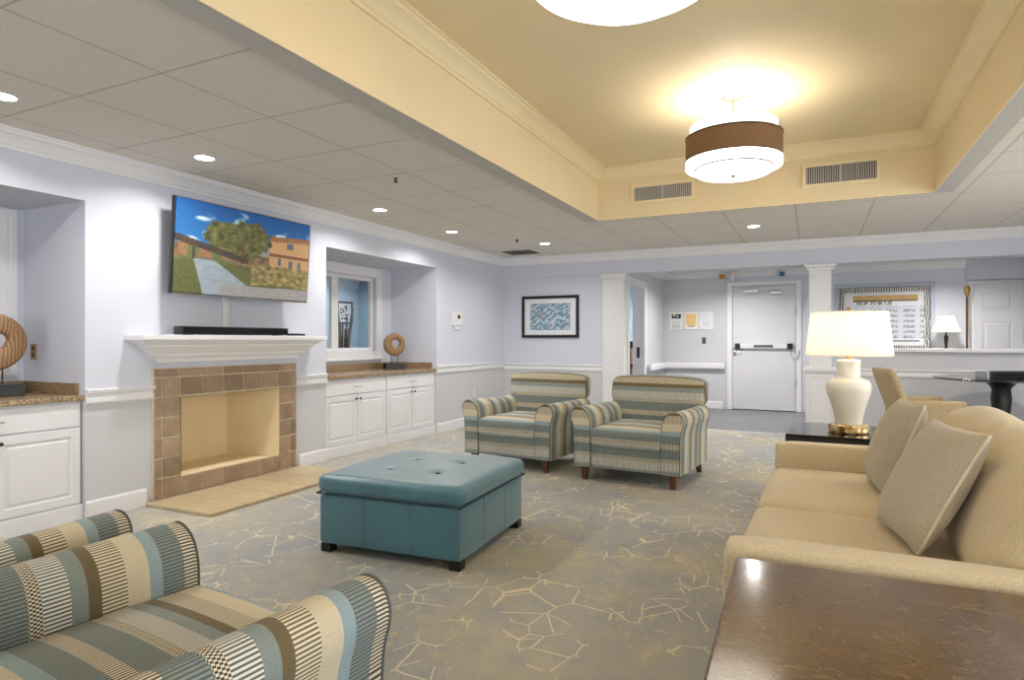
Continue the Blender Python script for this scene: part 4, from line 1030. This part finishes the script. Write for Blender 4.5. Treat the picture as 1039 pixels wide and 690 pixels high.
def pillow(label, loc, rz, lean, size=.50, th=.17, roll=0):
    t = thing('throw_pillow', label, 'pillow', loc, group='throw pillows on the sofa'); t.rotation_mode = 'XYZ'
    # local: x across, z up, faces -y
    t.rotation_euler = (Matrix.Rotation(R(rz), 3, 'Z') @ Matrix.Rotation(R(-lean), 3, 'X') @ Matrix.Rotation(R(roll), 3, 'Y')).to_euler()
    g = G(); n = 22; h = size / 2
    def edge(u, v): return Vector((u * h * (1 - .05 * (1 - v * v)), 0, v * h * (1 - .05 * (1 - u * u))))
    for s in (-1, 1):
        grid = []
        for j in range(n + 1):
            row = []
            for i in range(n + 1):
                u, v = math.sin(math.pi / 2 * (2 * i / n - 1)), math.sin(math.pi / 2 * (2 * j / n - 1))
                p = edge(u, v); d = th / 2 * (max(0, (1 - u * u)) * max(0, (1 - v * v))) ** .42
                wr = .004 * mnoise.noise(Vector((u * 3 + s, v * 3, 2))) * (1 - u * u) * (1 - v * v)
                row.append(g.bm.verts.new((p.x, s * (d + wr), p.z + h)))
            grid.append(row)
        for j in range(n):
            for i in range(n): g.bm.faces.new((grid[j][i], grid[j][i + 1], grid[j + 1][i + 1], grid[j + 1][i]))
    bmesh.ops.remove_doubles(g.bm, verts=g.bm.verts, dist=1e-5)
    g.build('cushion', 'pillow', t, 80)
    g = G(); pts = []
    for a, b in (((-1, -1), (1, -1)), ((1, -1), (1, 1)), ((1, 1), (-1, 1)), ((-1, 1), (-1, -1))):
        for i in range(12):
            f = i / 12; p = edge(a[0] + (b[0] - a[0]) * f, a[1] + (b[1] - a[1]) * f); pts.append((p.x, 0, p.z + h))
    g.tube(pts, .006, 6, closed=True); g.build('piping', 'welt', t, 60)
pillow('grey-beige throw pillow on the near sofa seat, the larger-looking one in front', (.28, 2.80, .508), -79, 27, .47, .18)
pillow('grey-beige throw pillow on the far sofa seat beside the lamp table', (.285, 3.70, .50), -85, 20, .47, .19)

# ------------------------------------------------------------------ near end table
et = thing('end_table', 'dark worn wooden end table beside the near sofa arm, in the foreground', 'table', (.24, 1.510, 0), 1.5)
TW, TD = .44, .50
g = G(); g.box((-TW, -TD, .555), (TW, TD, .6), .008, 3); tp = g.build('top', 'wood_top', et, 30)
g = G()
for a, b in (((-TW + .04, -TD + .04, .46), (TW - .04, -TD + .06, .554)), ((-TW + .04, TD - .06, .46), (TW - .04, TD - .04, .554)), ((-TW + .04, -TD + .06, .46), (-TW + .06, TD - .06, .554)), ((TW - .06, -TD + .06, .46), (TW - .04, TD - .06, .554))): g.box(a, b)
g.build('apron', 'leg_wood', et)
for x in (-TW + .07, TW - .07):
    for y in (-TD + .07, TD - .07):
        g = G(); g.rings([[(x + a * .02, y + b * .02, 0) for a, b in ((-1, -1), (1, -1), (1, 1), (-1, 1))], [(x + a * .035, y + b * .035, .554) for a, b in ((-1, -1), (1, -1), (1, 1), (-1, 1))]]); g.build('leg', 'leg_wood', et)

# far lamp table with lamp
ft = thing('side_table', 'black side table with glossy glass top at the far end of the sofa', 'table', (.22, 5.13, 0), -3.5)
g = G(); g.box((-.38, -.36, .578), (.38, .36, .598), .003); g.build('top', 'black_gloss', ft)
g = G()
for s in (-1, 1):
    g.box((-.38, s * .345 - .015, .54), (.38, s * .345 + .015, .577)); g.box((s * .365 - .015, -.33, .54), (s * .365 + .015, .33, .577))
g.build('frame', 'black', ft)
for x in (-.365, .365):
    for y in (-.345, .345):
        g = G(); g.box((x - .015, y - .015, 0), (x + .015, y + .015, .54)); g.build('leg', 'chrome', ft)
tl_ = thing('table_lamp', 'white ceramic urn lamp with large tapered shade on the black side table', 'lamp', (.22, 5.06, .5985))
g = G(); g.lathe([(.001, 0), (.125, 0), (.132, .012), (.132, .05), (.122, .06), (.001, .06)], seg=36, cap=False); g.build('base', 'acrylic', tl_, 30)
g = G(); g.lathe([(.001, .0605), (.085, .0605), (.088, .08), (.098, .14), (.118, .21), (.138, .27), (.146, .31), (.142, .345), (.12, .37), (.085, .385), (.074, .39), (.072, .40), (.076, .49), (.078, .505), (.07, .512), (.02, .516), (.001, .516)], seg=40, cap=False); g.build('body', 'ceramic', tl_, 40)
g = G(); g.lathe([(.02, .5165), (.024, .53), (.016, .545), (.01, .56), (.008, .6), (.012, .62), (.001, .62)], seg=16, cap=False); g.tube([(0, -.0, .58), (.06, 0, .64), (.06, 0, .76), (0, 0, .84), (-.06, 0, .76), (-.06, 0, .64), (0, 0, .58)], .003, 6); g.build('harp', 'brass', tl_, 40)
g = G(); g.lathe([(.276, .545), (.278, .545), (.246, .845), (.244, .845)], seg=56, cap=False)
for z, r in ((.545, .277), (.845, .245)): g.lathe([(r - .003, z - .004), (r + .003, z - .004), (r + .003, z + .004), (r - .003, z + .004)], seg=56, cap=False)
g.build('lamp_shade', 'shade', tl_, 40)
g = G(); g.lathe([(.001, .84), (.012, .845), (.008, .855), (.014, .87), (.008, .885), (.001, .888)], seg=14, cap=False); g.build('finial', 'brass', tl_, 40)
g = G()
for k in range(3): a = k * 2.094; g.cyl((0, 0, .842), (.244 * math.cos(a), .244 * math.sin(a), .842), .0025, seg=6)
g.build('spider', 'brass', tl_)
point_light('lamp_bulb', (0, 0, .70), P_LAMP * 1.6, C_WARM, .05, tl_)

# cafe chair, round table, black box
cc_ = thing('tub_chair', 'tan upholstered chair with a slanted back beside the round black table', 'chair', (1.03, 7.92, 0), -78)
# local: faces +y
g = G(); g.rbox((0, .02, .38), (.25, .26, .09), .04, 8, (0, 0, .015)); g.build('seat', 'cafe_fabric', cc_, 60)
g = G(); g.rbox((0, -.2, .62), (.30, .045, .33), (.05, .035, .05), 8, (0, .01, 0), lambda o: (o.x * (1 - .15 * max(0, o.z - .6)), o.y - .36 * (o.z - .45), o.z)); g.build('backrest', 'cafe_fabric', cc_, 60)
for s in (-1, 1):
    g = G(); g.rbox((s * .275, .02, .46), (.035, .28, .17), .025, 8, fn=lambda o: (o.x, o.y - .25 * max(0, .5 - o.z) * 0, o.z)); g.build('arm', 'cafe_fabric', cc_, 60)
for x in (-.24, .24):
    for y in (-.2, .24):
        g = G(); g.cyl((x * 1.02, y * 1.02, 0), (x, y, .30), .014, .022, 10); g.build('leg', 'leg_wood', cc_, 40)
rt = thing('round_table', 'round black pedestal table in front of the half wall', 'table', (1.82, 8.42, 0))
g = G(); g.lathe([(.001, .805), (.4, .805), (.60, .822), (.62, .828), (.62, .838), (.61, .842), (.001, .842)], seg=56, cap=False); g.build('top', 'black_gloss', rt, 30)
g = G(); g.lathe([(.001, .02), (.06, .04), (.07, .1), (.075, .4), (.095, .62), (.085, .72), (.11, .76), (.16, .804), (.001, .804)], seg=28, cap=False); g.build('pedestal', 'black', rt, 40)
g = G(); g.lathe([(.001, 0), (.34, 0), (.34, .02), (.12, .04), (.001, .04)], seg=40, cap=False); g.build('foot', 'black', rt, 30)
bx = thing('black_box', 'long flat black box with a silver end lying on the round table', 'box', (1.84, 8.36, .8425), 25.6)
g = G(); g.box((-.23, -.09, 0), (.25, .09, .075), .005); g.build('case', 'black', bx)
g = G(); g.box((-.255, -.09, 0), (-.232, .09, .082), .003); g.build('end_piece', 'chrome', bx)
g = G(); g.box((-.2, -.095, .02), (.22, -.0902, .055), .002); g.build('front_panel', 'black_gloss', bx)
